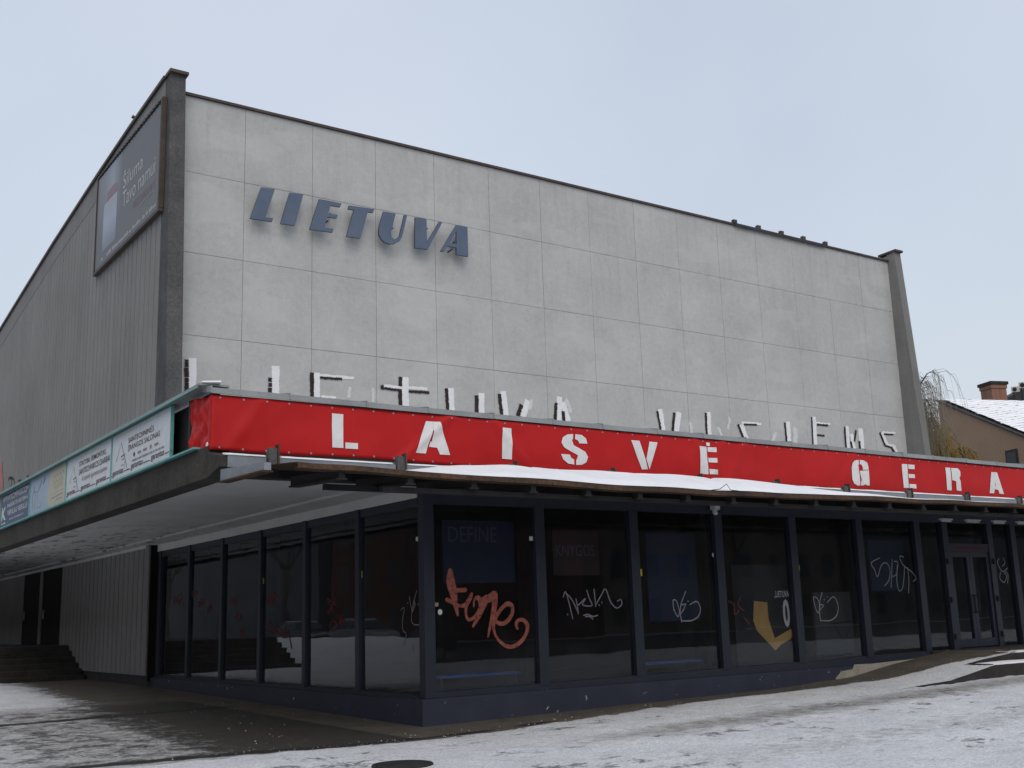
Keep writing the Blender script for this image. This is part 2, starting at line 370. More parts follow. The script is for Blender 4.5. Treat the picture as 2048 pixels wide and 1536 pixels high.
bp = N(n, 'ShaderNodeBump'); bp.inputs['Strength'].default_value = .04; bp.inputs['Distance'].default_value = .05
n.links.new(noise_n(n, wpos(n), .9, 1), bp.inputs['Height']); n.links.new(bp.outputs[0], gl.inputs['Normal'])
n.links.new(mx2.outputs[0], out.inputs[0]); M['glass'] = m
# ground: trodden snow over wet brown paving; masks come from per-vertex coverage
m, n, b = mk('snowy_ground'); p = wpos(n)
at1 = N(n, 'ShaderNodeAttribute', attribute_name='snow').outputs['Fac']; at2 = N(n, 'ShaderNodeAttribute', attribute_name='grime').outputs['Fac']
n1 = noise_n(n, p, 2.2, 8, .72); n2 = noise_n(n, p, 14, 6, .7)
mixn = math_n(n, 'ADD', math_n(n, 'MULTIPLY', n1, .6), math_n(n, 'MULTIPLY', n2, .4))
cov = math_n(n, 'ADD', at1, math_n(n, 'MULTIPLY', math_n(n, 'SUBTRACT', mixn, .5), 2.4))
covr = ramp(n, cov, [(.40, (0,)*3), (.66, (1,)*3)])
g1 = math_n(n, 'ADD', at2, math_n(n, 'MULTIPLY', math_n(n, 'SUBTRACT', noise_n(n, p, 5, 8, .75), .5), 1.6))
snowc = mixc(n, ramp(n, noise_n(n, p, .9, 6, .7), [(.3, (0,)*3), (.7, (1,)*3)]), (.62,.645,.68), (.81,.835,.87))
clump = ramp(n, noise_n(n, p, 24, 5, .75), [(.47, (0,)*3), (.68, (.7,)*3)]); snowc = mixc(n, clump, snowc, (.33,.315,.295))
snowc = mixc(n, 1.0, snowc, ramp(n, noise_n(n, p, 70, 3, .8), [(.3, (.6,)*3), (.7, (1.15,)*3)]), 'MULTIPLY')
snowc = mixc(n, ramp(n, g1, [(.3, (0,)*3), (.95, (.9,)*3)]), snowc, (.17,.155,.135))
bare = mixc(n, ramp(n, noise_n(n, p, 1.5, 6, .7), [(.3, (0,)*3), (.75, (1,)*3)]), (.07,.061,.048), (.14,.124,.102))
bare = mixc(n, ramp(n, noise_n(n, p, 40, 3, .7), [(.55, (0,)*3), (.75, (.5,)*3)]), bare, (.2,.19,.17))
bare = mixc(n, ramp(n, at2, [(1.1/2, (0,)*3), (1.6/2, (1,)*3)]), bare, (.02,.02,.02))
n.links.new(mixc(n, covr, bare, snowc), b.inputs['Base Color'])
n.links.new(ramp(n, covr, [(0, (.62,)*3), (1, (.95,)*3)]), b.inputs['Roughness']); b.inputs['Specular IOR Level'].default_value = .25
hh = math_n(n, 'ADD', math_n(n, 'MULTIPLY', n1, .7), math_n(n, 'ADD', math_n(n, 'MULTIPLY', n2, .5), math_n(n, 'MULTIPLY', covr, .35)))
vo = N(n, 'ShaderNodeTexVoronoi', feature='SMOOTH_F1'); vo.inputs['Scale'].default_value = 3.4; vo.inputs['Smoothness'].default_value = .35; vo.inputs['Randomness'].default_value = 1
n.links.new(wpos(n, (1, .75, 1)), vo.inputs['Vector'])
hh = math_n(n, 'ADD', hh, math_n(n, 'MULTIPLY', ramp(n, vo.outputs['Distance'], [(.12, (0,)*3), (.32, (1,)*3)]), math_n(n, 'MULTIPLY', covr, .45)))
bump(n, b, hh, .9, .07); M['ground'] = m
# billboard print: dark grey with a pale glow behind the heater
m, n, b = mk('billboard_print'); sp = N(n, 'ShaderNodeSeparateXYZ'); n.links.new(wpos(n), sp.inputs[0])
u = math_n(n, 'DIVIDE', math_n(n, 'SUBTRACT', 20.0, sp.outputs[1]), 6.6); v = math_n(n, 'DIVIDE', math_n(n, 'SUBTRACT', sp.outputs[2], 12.75), 3.1)
c1 = ramp(n, u, [(0, (.15,.15,.16)), (.13, (.17,.19,.22)), (.27, (.24,.28,.34)), (.42, (.095,.10,.115)), (1, (.095,.10,.11))])
dv = ramp(n, v, [(0, (.55,)*3), (.3, (1,)*3), (.75, (1.1,)*3), (1, (.7,)*3)])
n.links.new(mixc(n, ramp(n, v, [(.25, (.0,)*3), (.75, (1,)*3)]), (.10,.105,.115), c1), b.inputs['Base Color']); b.inputs['Roughness'].default_value = .5; M['bill'] = m
m, n, b = mk('heater_print'); sp = N(n, 'ShaderNodeSeparateXYZ'); n.links.new(wpos(n), sp.inputs[0])
v = math_n(n, 'DIVIDE', math_n(n, 'SUBTRACT', sp.outputs[2], 13.0), 2.0)
n.links.new(ramp(n, v, [(0, (.12,.14,.18)), (.5, (.30,.35,.44)), (.9, (.28,.31,.36)), (1, (.2,.22,.26))]), b.inputs['Base Color']); b.inputs['Roughness'].default_value = .5; M['heater'] = m
M['pinkish'] = plain('faded_red_print', (.22,.13,.15), .5)
M['pale_print'] = plain('pale_print', (.42,.42,.44), .5)

# ================================================================== GROUND
def gz(x, y):
    return .012*min(max(x, 0), 16) + .012*min(max(y, 0), 16)
YB = [(-30,-1.2),(-5,-1.1),(-3.4,-1.25),(-2,-1.6),(-.9,-1.65),(.3,-1.5),(4,-.85),(6,-.75),(8.5,-.75),(10.5,-.95),(13,-1.05),(40,-1.05)]
XB = [(-1,-3.0),(2,-2.7),(5,-2.6),(8,-2.5),(12,-2.2),(20,-1.8),(30,-1.6)]
def masks(x, y):
    yb = interp(YB, x); w = .3 if x > -1 else .5
    s_front = sstep(yb+.22, yb-.28, y)*(.86+.30*noise.noise((x*.45, y*.8, 11))+.16*noise.noise((x*1.5, y*2.1, 4)))
    xb = interp(XB, y); s_left = sstep(xb+1.0, xb-1.5, x)*(.69 if y < 7 else lerp(.69, 1, sstep(7, 9, y)))
    s_front += .32*sstep(3, 6, x)*sstep(yb-.1, yb-.35, y)*sstep(-3.4, -2.6, y)
    s = max(s_front, s_left) if y > yb-.3 else s_front
    if x < -3.6: s = max(s, lerp(.62, 1, sstep(-4, -9, x)))
    g = 0
    # wet seams
    if -6 < x < 3: g = max(g, 1.9*math.exp(-((y-(yb+.12))/.13)**2)*sstep(3, .5, x)*(.55+.45*noise.noise((x*1.7, y*2, 3)))); 
    if -6 < x < -.3:
        yy = 5.55+.1*(x+5); k = math.exp(-((y-yy)/.12)**2)*sstep(-.3, -1.2, x); g = max(g, 1.6*k); s -= .9*k
    if -6 < x < 3: s -= .75*math.exp(-((y-(yb+.05))/.14)**2)*sstep(3, .5, x)
    # trodden band along the pavement and footpath
    band = math.exp(-((y+3.7-.06*x)/.75)**2); g = max(g, .78*band*sstep(-3, 3, x)); 
    g = max(g, .45*math.exp(-((y+6.2)/.9)**2)*sstep(-4, 1, x))
    if x < -1 and y > -1.6: g = max(g, .72*sstep(-10, -4, x)*sstep(11, 7.5, y))
    return s, g
def axis(dense, lo, hi, step):
    a = []; x = dense[0]
    while x < dense[1]: a.append(x); x += step
    a.append(dense[1]); st = step; x = dense[1]
    while x < hi: st *= 1.35; x += st; a.append(min(x, hi))
    st = step; x = dense[0]; pre = []
    while x > lo: st *= 1.35; x -= st; pre.append(max(x, lo))
    return pre[::-1]+a
gx = axis((-7.5, 15.5), -900, 900, .11); gy = axis((-9.5, 8), -700, 900, .11)
vs = []; sn = []; gr = []
for yy in gy:
    for xx in gx:
        s, g = masks(xx, yy); z = gz(xx, yy)
        if -12 < xx < 30 and -16 < yy < 24:
            k = max(0, min(1, s))
            z += k*(.020*noise.noise((xx*1.1, yy*1.1, 0))+.020*noise.noise((xx*3.3, yy*3.3, 5))+.012)
        if xx > 10.6 and yy > -1.9: z -= .15
        vs.append((xx, yy, z)); sn.append(s); gr.append(g)
nx = len(gx); fs = [(j*nx+i, j*nx+i+1, (j+1)*nx+i+1, (j+1)*nx+i) for j in range(len(gy)-1) for i in range(nx-1)]
def masked(mb, name, mat, sn, gr, smooth=True):
    me = bpy.data.meshes.new(name); me.from_pydata(mb[0], [], mb[1])
    for an, d in (('snow', sn), ('grime', gr)):
        a = me.attributes.new(an, 'FLOAT', 'POINT'); a.data.foreach_set('value', d)
    for p in me.polygons: p.use_smooth = smooth
    return link(name, me, mat)
struct(masked((vs, fs), 'ground', M['ground'], sn, gr))

vs = []; fs = []
for j, yy in enumerate((-38, -17.5)):
    for xx in (-120, -60, 0, 16, 60, 200): vs.append((xx, yy, gz(xx, yy)+.02))
fs = [(i, i+1, i+7, i+6) for i in range(5)]
struct(MB().add(vs, fs).build('road', M['asphalt'], None, fix=False))
# ramp rising along the plinth to the doors
def rz(x): return interp([(7.6,.085),(9.8,.18),(11.25,.38),(12.9,.53),(13.2,.58),(14,.585)], x)
vs = []; fs = []; sn = []; gr = []
xs = [7.6+i*.11 for i in range(52)]; ysr = [-2.4+i*.1 for i in range(25)]
for yy in ysr:
    for xx in xs:
        z = max(rz(xx), 0)+.012*noise.noise((xx*1.3, yy*1.3, 2))
        s, g = masks(xx, yy); 
        yb = interp([(7.6,-.75),(9,-.85),(10.5,-1.15),(12,-1.35),(13.3,-1.5)], xx)
        s = 1.2*sstep(yb+.15, yb-.3, yy); vs.append((xx, yy, z+.004)); sn.append(s); gr.append(0.0)
for j in range(len(ysr)-1):
    for i in range(len(xs)-1):
        xm, ym = xs[i]+.05, ysr[j]+.05
        if ym < -1.7 and xm > 11.3: continue
        if xm > 13.15: continue
        fs.append((j*52+i, j*52+i+1, (j+1)*52+i+1, (j+1)*52+i))
struct(masked((vs, fs), 'ramp', M['ground'], sn, gr))

# ================================================================== CINEMA
B = thing(empty('cinema_building', (0,0,0)), 'grey concrete cinema with panelled front wall and dark glazed ground floor', 'building')
ROOF = [(13.08,16.60),(16.9,16.42),(20.5,16.18),(27.3,15.62),(36.6,14.62),(50,13.1)]
RIBT = [(13.0,15.92),(16.9,15.68),(20.5,15.38),(26.7,14.92),(31.4,14.4),(36.4,13.83),(50,12.3)]
# auditorium body and roof
pts = [(.25, 13.56, 3.9)]+[(.25, y, z-.45) for y, z in ROOF if y > 13.5]
pts = [(.25, 13.56, 3.9), (.25, 13.56, 16.1)]+[(.25, y, z-.4) for y, z in ROOF[1:]]+[(.25, 50, 3.9)]
MB().prism(pts, (31.1, 0, 0)).build('auditorium_body', M['smooth'], B)
# front wall with panels
fw = box('front_wall', .06, 31.39, 13.515, 13.555, 4.2, 16.235, M['joint'], B)
zrow = [16.235]+[16.31-2.332*k for k in (1,2,3,4)]+[4.35]
pc = {}
for r in range(5):
    for c in range(15):
        x0 = max(c*2.1, .06)+.0055; x1 = min((c+1)*2.1, 31.39)-.0055
        key = (r, round(x1-x0, 3))
        if key not in pc: pc[key] = MB().box(0, x1-x0, 0, .034, 0, zrow[r]-zrow[r+1]-.011).mesh('panel')
        o = link('panel', pc[key], M['panel'], fw); o.location = (x0, 13.48+random.uniform(-.003, .003), zrow[r+1]+.0055)
# coping on front wall
cp = box('coping', .2, 31.39, 13.40, 13.60, 16.237, 16.31, M['brown_cap'], B)
for i in range(5):
    q = onY([1472,1519,1564,1607,1650][i], 470, 13.4); box('coping_clip', q.x-.09, q.x+.09, 13.37, 13.5, 16.312, 16.45, M['brown_cap'], cp)
qa, qb = onY(1470,455,13.4).x, onY(1651,497,13.4).x
box('loose_board', qa, qb, 13.36, 13.398, 16.19, 16.31, M['roof_dark'], cp)
# fins
def fin(name, x0, x1, mat, lab):
    pr = [(13.1,16.6),(12.47,4.3),(13.5,4.3),(13.5,16.55)]
    o = MB().prism([(x0, y, z) for y, z in pr], (x1-x0, 0, 0)).build(name, mat, B); o['label'] = lab
    MB().prism([(x0-.05, y, z) for y, z in ((12.98,16.603),(13.9,16.57),(13.9,16.66),(12.98,16.69))], (x1-x0+.1, 0, 0)).build('fin_cap', M['brown_cap'], o)
    return o
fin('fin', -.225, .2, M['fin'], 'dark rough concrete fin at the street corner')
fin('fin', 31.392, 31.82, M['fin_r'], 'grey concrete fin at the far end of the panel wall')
MB().prism([(31.392, 13.502, 4.3), (31.392, 13.502, 16.5)]+[(31.392, y, z-.08) for y, z in ROOF[1:]]+[(31.392, 50, 4.3)], (.42, 0, 0)).build('far_side_wall', M['smooth'], B)
# side wall with ribs
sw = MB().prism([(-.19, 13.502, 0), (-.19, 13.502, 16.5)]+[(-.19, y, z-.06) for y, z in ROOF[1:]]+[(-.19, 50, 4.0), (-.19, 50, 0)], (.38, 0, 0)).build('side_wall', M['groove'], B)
y = 13.52
ups = []
while y < 49.5:
    w = .392
    zt0, zt1 = interp(RIBT, y), interp(RIBT, y+w)
    MB().hexa([(-.225,y,3.75),(-.188,y,3.75),(-.188,y+w,3.75),(-.225,y+w,3.75),(-.225,y,zt0),(-.188,y,zt0),(-.188,y+w,zt1),(-.225,y+w,zt1)]).build('rib', M['rib'], sw)
    y += .442
# smooth upper band of side wall
for (ya, yb_) in zip([13.504,16.9,20.5,26.7,31.4,36.4,43], [16.9,20.5,26.7,31.4,36.4,43,49.9]):
    a, b_ = interp(RIBT, ya)+.02, interp(RIBT, yb_)+.02; c, d = interp(ROOF, ya), interp(ROOF, yb_)
    MB().hexa([(-.228,ya,a),(-.188,ya,a),(-.188,yb_-.004,b_),(-.228,yb_-.004,b_),(-.228,ya,c),(-.188,ya,c),(-.188,yb_-.004,d),(-.228,yb_-.004,d)]).build('wall_band', M['smooth'], sw)
    MB().hexa([(-.30,ya,c),(.2,ya,c),(.2,yb_-.004,d),(-.30,yb_-.004,d),(-.30,ya,c+.10),(.2,ya,c+.10),(.2,yb_-.004,d+.10),(-.30,yb_-.004,d+.10)]).build('coping', M['brown_cap'], B)
MB().tube([(-.1,16.9,16.5),(-.1,16.9,16.82),(-.2,16.9,16.86)], .06, 8).build('roof_pipe', M['brown_cap'], B)
# lower ribbed wall below the canopy
y = 13.56; sh = None
while y < 22.5:
    zb = .43 if y < 19.2 else .43+.76*min(1, (y-19.2)/2.1)
    if sh is None: sh = MB().box(-.225,-.188,0,.392,0,3.22).mesh('rib')
    o = link('rib', sh, M['rib'], sw); o.location = (0, y, .43); y += .442
box('wall_end', -.185, -.0, 13.50, 13.556, .3, 3.69, M['dark_door'], B)
# side doors, flat panels; near-black colour stands for the shade of a recess
for (a, b_) in ((22.75, 25.35), (25.75, 28.4)):
    d = box('side_door', -.232, -.19, a, b_, 1.17, 3.62, M['dark_door'], B); box('handle', -.27, -.233, b_-.35, b_-.28, 2.0, 2.3, M['steel'], d)
for (a, b_) in ((25.36, 25.74),): box('door_post', -.26, -.19, a, b_, 1.17, 3.66, M['smooth'], B)
box('side_wall_end', -.24, -.19, 28.42, 49.8, 1.0, 3.68, M['smooth'], B)
# band over the side glass
box('band', -.03, .25, .13, 13.49, 3.50, 3.698, M['band'], B)
box('band', -.30, -.226, 13.6, 49.5, 3.60, 3.698, M['band'], B)
# soffit boards
for i, (a, b_) in enumerate(((-3.305,-2.86), (-2.80,-.72), (-.66,-.032))):
    box('soffit_panel', a, b_, -.55, 49.8, 3.70-(.035,0,.03)[i], 3.741+.0004*i, M['soffit'], B)
box('soffit_panel', .002, 31.4, -.55, -.06, 3.70, 3.74, M['soffit'], B)
# canopy slab
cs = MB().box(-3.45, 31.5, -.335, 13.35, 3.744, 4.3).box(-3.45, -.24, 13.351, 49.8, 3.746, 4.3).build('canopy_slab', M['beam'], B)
MB().box(-3.3, 31.4, -.2, 12.3, 4.304, 4.40).box(-3.3, -.3, 13.6, 49.5, 4.304, 4.40).build('roof_snow', M['snow'], B)
# edge beam along the side
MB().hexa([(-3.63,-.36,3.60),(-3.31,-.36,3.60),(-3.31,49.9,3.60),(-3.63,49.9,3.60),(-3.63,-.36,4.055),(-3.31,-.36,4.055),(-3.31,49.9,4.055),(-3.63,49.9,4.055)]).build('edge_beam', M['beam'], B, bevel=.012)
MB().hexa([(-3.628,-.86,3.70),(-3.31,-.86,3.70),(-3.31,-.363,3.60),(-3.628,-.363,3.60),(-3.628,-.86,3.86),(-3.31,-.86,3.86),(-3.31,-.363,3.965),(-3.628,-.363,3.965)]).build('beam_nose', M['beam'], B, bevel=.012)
# front ledge, fascia upstand
box('front_ledge', -3.30, 31.5, -.80, -.336, 3.80, 3.90, M['smooth'], B)
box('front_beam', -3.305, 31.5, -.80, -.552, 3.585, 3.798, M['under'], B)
box('front_upstand', -3.56, 31.5, -.34, -.20, 3.906, 4.80, M['smooth'], B)
MB().box(-3.50, -3.40, -.19, .45, 4.06, 4.86).box(-3.46, -3.36, .45, 49.8, 4.06, 4.86).build('side_upstand', M['dark'], B)
box('recess_post', -3.585, -3.47, .52, .60, 4.06, 4.86, M['beam'], B)
# front metal cap in lengths
x = -3.62; i = 0
while x < 31.4:
    w = 1.18+.1*math.sin(i*2.3); dz = -.0045*(x+3.6)+.003*math.sin(i*1.9); dz2 = -.0045*(x+w+3.6)+.003*math.sin(i*1.9+1)
    MB().hexa([(x,-.45,4.79+dz),(x+w-.006,-.45,4.79+dz2),(x+w-.006,-.1,4.86+dz2),(x,-.1,4.86+dz),(x,-.44,4.875+dz),(x+w-.006,-.44,4.875+dz2),(x+w-.006,-.1,4.93+dz2),(x,-.1,4.93+dz)]).build('cap_sheet', M['cap'], B)
    MB().hexa([(x-.012,-.458,4.80+dz),(x+.012,-.458,4.80+dz),(x+.012,-.1,4.87+dz),(x-.012,-.1,4.87+dz),(x-.012,-.452,4.893+dz),(x+.012,-.452,4.893+dz),(x+.012,-.1,4.947+dz),(x-.012,-.1,4.947+dz)]).build('cap_seam', M['cap'], B)
    x += w; i += 1
# side cap, teal edged
MB().box(-3.74, -3.3, -.30, 49.8, 4.925, 4.955).build('side_cap', M['cap'], B)
box('teal_trim', -3.745, -3.72, -.20, 49.8, 4.90, 4.924, M['teal'], B)
box('teal_trim', -3.70, -3.60, .0, 49.8, 4.058, 4.085, M['teal'], B)
MB().hexa([(-3.72,-.32,4.957),(-3.45,-.44,4.957),(-3.40,.05,4.957),(-3.72,-.05,4.957),(-3.70,-.30,4.99),(-3.47,-.40,4.995),(-3.42,.0,4.99),(-3.70,-.1,4.985)]).build('corner_snow', M['snow'], B, bevel=.02)

# ---------------------------------------------------------------- ground floor glazing
def zb(x): return .485+.0075*x           # sill line of the front glazing
FMX = [2.255,4.345,6.45,8.52,10.58,12.55,13.56,15.29,16.24,18.3,20.4,22.5,24.6,26.7,28.8,31.3]
box('plinth', -.10, 12.6, -.11, .16, -.4, .40, M['plinth'], B)
pl = box('plinth', -.10, .16, .162, 13.49, -.4, .385, M['plinth'], B)
q = MB().hexa([(12.602,-.10,.2),(31.4,-.10,.2),(31.4,.16,.2),(12.602,.16,.2),(12.602,-.10,.575),(31.4,-.10,.575),(31.4,.16,.575),(12.602,.16,.575)]).build('threshold', M['stone'], B)
MB().hexa([(.0,-.05,.402),(12.6,-.05,.402),(12.6,.14,.402),(.0,.14,.402),(.0,-.05,zb(0)),(12.6,-.05,zb(12.6)),(12.6,.14,zb(12.6)),(.0,.14,zb(0))]).build('bottom_rail', M['navy'], B)
box('bottom_rail', -.02, .12, .16, 13.49, .387, .45, M['navy'], B)
box('corner_post', -.012, .18, -.06, .12, .404, 3.70, M['navy'], B, bevel=.006)
MB().hexa([(.181,-.05,3.40),(31.4,-.05,3.34),(31.4,.12,3.34),(.181,.12,3.40),(.181,-.05,3.74),(31.4,-.05,3.74),(31.4,.12,3.74),(.181,.12,3.74)]).build('head_beam', M['navy'], B)
def gtop(x): return 3.40-.0019*x
for x in FMX:
    zz = zb(x) if x < 12.6 else .577
    box('mullion', x-.10, x+.10, -.062, .10, zz-.03, gtop(x)+.004, M['navy'], B, bevel=.006)
for k in range(1, 7):
    y = 2.205*k; box('mullion', -.042, .10, y-.075, y+.075, .44, 3.502, M['navy'], B, bevel=.006)
box('frame_rail', -.015, .08, .13, 13.49, 3.36, 3.499, M['navy'], B)
PF = []; edges = [.18]+FMX
for a, b_ in zip(edges, edges[1:]):
    x0 = a+(.10 if a > .2 else 0); x1 = b_-.10
    if abs(a-13.56) < .01: PF.append(None); continue
    zl = zb(x0) if x1 < 12.6 else .576; zr = zb(x1) if x1 < 12.6 else .576
    PF.append(MB().hexa([(x0,.02,zl),(x1,.02,zr),(x1,.032,zr),(x0,.032,zl),(x0,.02,gtop(x0)),(x1,.02,gtop(x1)),(x1,.032,gtop(x1)),(x0,.032,gtop(x0))]).build('pane', M['glass'], B))
PL = []
ed = [.12]+[2.205*k for k in range(1, 7)]+[13.49]
for a, b_ in zip(ed, ed[1:]):
    PL.append(box('pane', .02, .032, a+(.0 if a < .2 else .075), b_-(.075 if b_ < 13.4 else 0), .45, 3.36, M['glass'], B))
# doors
dx0, dx1 = 13.66, 15.19
box('door_transom', dx0, dx1, -.05, .09, 2.72, 2.90, M['navy'], B)
box('pane', dx0, dx1, .02, .032, 2.90, gtop(14.4), M['glass'], B)
for a, b_ in ((dx0+.005, 14.42), (14.43, dx1-.005)):
    dr = MB().box(a, a+.11, -.03, .06, .60, 2.715).box(b_-.11, b_, -.03, .06, .60, 2.715).box(a+.11, b_-.11, -.03, .06, .60, .78).box(a+.11, b_-.11, -.03, .06, 2.60, 2.715).build('door', M['navy'], B)
    box('door_pane', a+.11, b_-.11, .01, .022, .78, 2.60, M['glass'], dr)
    hx = b_-.055 if a < 14 else a+.055
    MB().tube([(hx,-.031,1.35),(hx,-.09,1.37),(hx,-.09,1.72),(hx,-.031,1.74)], .018, 6).build('handle', M['iron'], dr)
for zz in (.85, 1.65, 2.5):
    for xx in (13.52, 15.31): box('door_hinge', xx-.03, xx+.03, -.10, -.063, zz-.06, zz+.06, M['iron'], B)
# plaster patch where the plinth paint has gone
z7 = zc(1500, 960, .33848)
pp = [uvF(z7(*p), -.11) for p in ((505,1170),(540,1130),(605,1118),(615,1090),(720,1085),(850,1070),(1010,1052),(900,1085),(760,1135),(640,1175),(560,1195),(512,1205))]
plate(MB(), pp, FR(-.11), .012).build('plaster_patch', M['plaster'], pl)
# interior of the foyer
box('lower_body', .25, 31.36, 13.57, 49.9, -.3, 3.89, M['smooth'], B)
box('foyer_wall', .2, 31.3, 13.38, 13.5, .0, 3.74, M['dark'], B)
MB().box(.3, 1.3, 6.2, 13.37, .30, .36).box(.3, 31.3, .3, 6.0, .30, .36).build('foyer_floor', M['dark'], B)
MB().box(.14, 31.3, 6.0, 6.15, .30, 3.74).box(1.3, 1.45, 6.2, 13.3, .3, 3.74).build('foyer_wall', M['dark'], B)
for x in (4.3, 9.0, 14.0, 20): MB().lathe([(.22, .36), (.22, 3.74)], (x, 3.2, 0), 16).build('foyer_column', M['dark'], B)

# ---------------------------------------------------------------- wall painting LIETUVA VISIEMS
zB = zc(340, 680, .22461); zC = zc(740, 720, .24414); zD = zc(1240, 780, .29297)
def pst(z, pts, w, sc, y):      # zoomed pixels to wall metres; width from the local scale
    out = []
    for i, p in enumerate(pts):
        a = uvF(z(*p), y); c = uvF(z(p[0]+w*.5, p[1]), y); d = uvF(z(p[0]-w*.5, p[1]), y)
        out.append((a[0], a[1], math.hypot(c[0]-d[0], c[1]-d[1])))
    return out
def hst(z, pts, w, y):          # horizontal strokes: width measured upright
    out = []
    for p in pts:
        a = uvF(z(*p), y); c = uvF(z(p[0], p[1]+w*.5), y); d = uvF(z(p[0], p[1]-w*.5), y); out.append((a[0], a[1], math.hypot(c[0]-d[0], c[1]-d[1])))
    return out
YW = 13.474
LET = [
 ('L', zB, [((147,175),(147,240),36),((145,246),(148,330),40),((147,336),(148,480),38)], [], [((200,160),(198,480),70)], []),
 ('I', zB, [((890,335),(890,370),34),((891,382),(891,416),34),((890,426),(890,467),36)], [], [((940,230),(938,475),68)], []),
 ('E', zB, [((1263,290),(1263,395),36),((1264,395),(1263,505),33)], [((1335,335),(1530,348),22)], [((1308,290),(1308,510),54)], [((1335,312),(1640,338),24),((1345,500),(1480,512),22)]),
 ('T', zC, [((250,138),(246,215),30),((244,240),(250,370),30)], [((85,222),(112,224),35),((112,232),(235,248),20),((315,258),(485,268),22)], [((288,140),(292,375),55)], [((115,212),(470,236),24)]),
 ('U', zC, [((625,232),(635,408),27),((873,290),(872,430),30)], [], [((662,230),(672,412),45),((912,270),(915,432),45)], []),
 ('V', zC, [((1058,278),(1078,450),28),((1240,365),(1208,462),30)], [], [((1090,255),(1115,455),45),((1295,330),(1250,465),50)], []),
 ('A', zC, [((1523,350),(1515,488),25),((1580,420),(1588,500),25)], [], [((1552,300),(1548,497),42),((1580,345),(1625,502),45)], []),
 ('V', zD, [((253,143),(278,278),14),((370,155),(357,288),16)], [], [((274,130),(297,282),30),((402,152),(385,290),34)], []),
 ('I', zD, [((584,155),(592,312),14)], [], [((605,150),(612,315),26)], []),
 ('S', zD, [((805,235),(845,338),14)], [((845,235),(935,238),12)], [((828,235),(868,342),28)], [((830,222),(965,230),16)]),
 ('I', zD, [((1124,222),(1138,368),13)], [], [((1145,215),(1157,370),26)], []),
 ('E', zD, [((1308,184),(1316,382),9)], [((1345,237),(1420,242),14),((1345,308),(1395,312),12)], [((1324,182),(1337,385),24)], [((1340,223),(1435,232),15)]),
 ('M', zD, [((1532,252),(1542,405),11),((1575,352),(1587,408),11),((1610,275),(1599,352),11),((1633,348),(1638,412),13)], [], [((1550,245),(1562,407),20),((1580,300),(1600,405),24),((1640,262),(1655,412),32)], []),
 ('S', zD, [((1772,290),(1808,380),11),((1853,394),(1875,432),13)], [((1800,303),(1865,304),10),((1808,381),(1853,393),11)], [((1788,288),(1822,368),18),((1868,382),(1890,432),22)], [((1797,287),(1880,293),14),((1818,368),(1868,380),16)]),
]
for ch, z, bv, bh, wv_, wh in LET:
    d = .0
    def put(P, rough, mat, what, base):
        o = ribbon(MB(), P, FR(YW), base, rough, cap=False).build('painted_stroke', M[mat], fw, fix=False); o['label'] = what+' of the painted letter '+ch
    for a, c, w in wv_: put(pst(z, [a, (lerp(a[0],c[0],.3)+1,lerp(a[1],c[1],.3)),(lerp(a[0],c[0],.66)-1,lerp(a[1],c[1],.66)), c], w, 1, YW), .10, 'white_paint', 'white stroke', d); d += .0012
    for a, c, w in wh: put(hst(z, [a, (lerp(a[0],c[0],.5),lerp(a[1],c[1],.5)+1.5), c], w, YW), .35, 'white_paint', 'white stroke', d); d += .0012
    for a, c, w in bv: put(pst(z, [a]+[(lerp(a[0],c[0],t),lerp(a[1],c[1],t)) for t in (.2,.4,.6,.8)]+[c], w, 1, YW), .28, 'black_paint', 'black tar stroke', .006+d); d += .0012
    for a, c, w in bh: put(hst(z, [a]+[(lerp(a[0],c[0],t),lerp(a[1],c[1],t)) for t in (.25,.5,.75)]+[c], w, YW), .4, 'black_paint', 'black tar stroke', .006+d); d += .0012
mb = MB(); d = 0
for z, p, w in ((zB,((1600,430),(1590,500),),30),(zB,((1810,440),(1805,540)),26),(zD,((480,230),(486,290)),20),(zD,((672,262),(690,310)),18),(zD,((745,190),(738,260)),14),(zD,((1060,300),(1040,345)),20),(zD,((1192,270),(1196,360)),26),(zC,((1610,330),(1640,420)),26),(zC,((1320,335),(1310,400)),24)):
    ribbon(mb, pst(z, [p[0], ((p[0][0]+p[1][0])/2+3, (p[0][1]+p[1][1])/2), p[1]], w, 1, YW), FR(YW), d, .5); d += .0012
mb.build('paint_smear', M['faint_paint'], fw, fix=False)

# ---------------------------------------------------------------- LIETUVA letters standing off the wall
z1 = zc(440, 320, .27344)
YL = 13.18
LETT = {
 'L': [(302,200),(400,215),(330,418),(388,427),(380,452),(220,428)],
 'I': [(510,240),(608,254),(545,480),(442,466)],
 'E': [(725,287),(886,318),(878,345),(808,333),(790,393),(860,402),(852,427),(782,418),(762,495),(830,505),(822,530),(655,508)],
 'T': [(943,333),(1128,360),(1118,387),(1080,380),(1025,573),(925,560),(978,366),(937,360)],
 'U': [(1195,378),(1284,392),(1262,480),(1248,535),(1252,562),(1270,580),(1292,576),(1312,552),(1330,480),(1347,402),(1367,405),(1348,490),(1330,562),(1310,596),(1280,614),(1240,617),(1203,602),(1176,576),(1162,545),(1160,510),(1175,445)],
 'V': [(1427,420),(1509,433),(1512,608),(1602,452),(1625,456),(1518,655),(1424,643)],
 'A': [(1728,475),(1808,490),(1813,707),(1728,692),(1728,642),(1660,630),(1637,672),(1613,668)]}
WORDS = {'L':'first','I':'second','E':'third','T':'fourth','U':'fifth','V':'sixth','A':'last'}
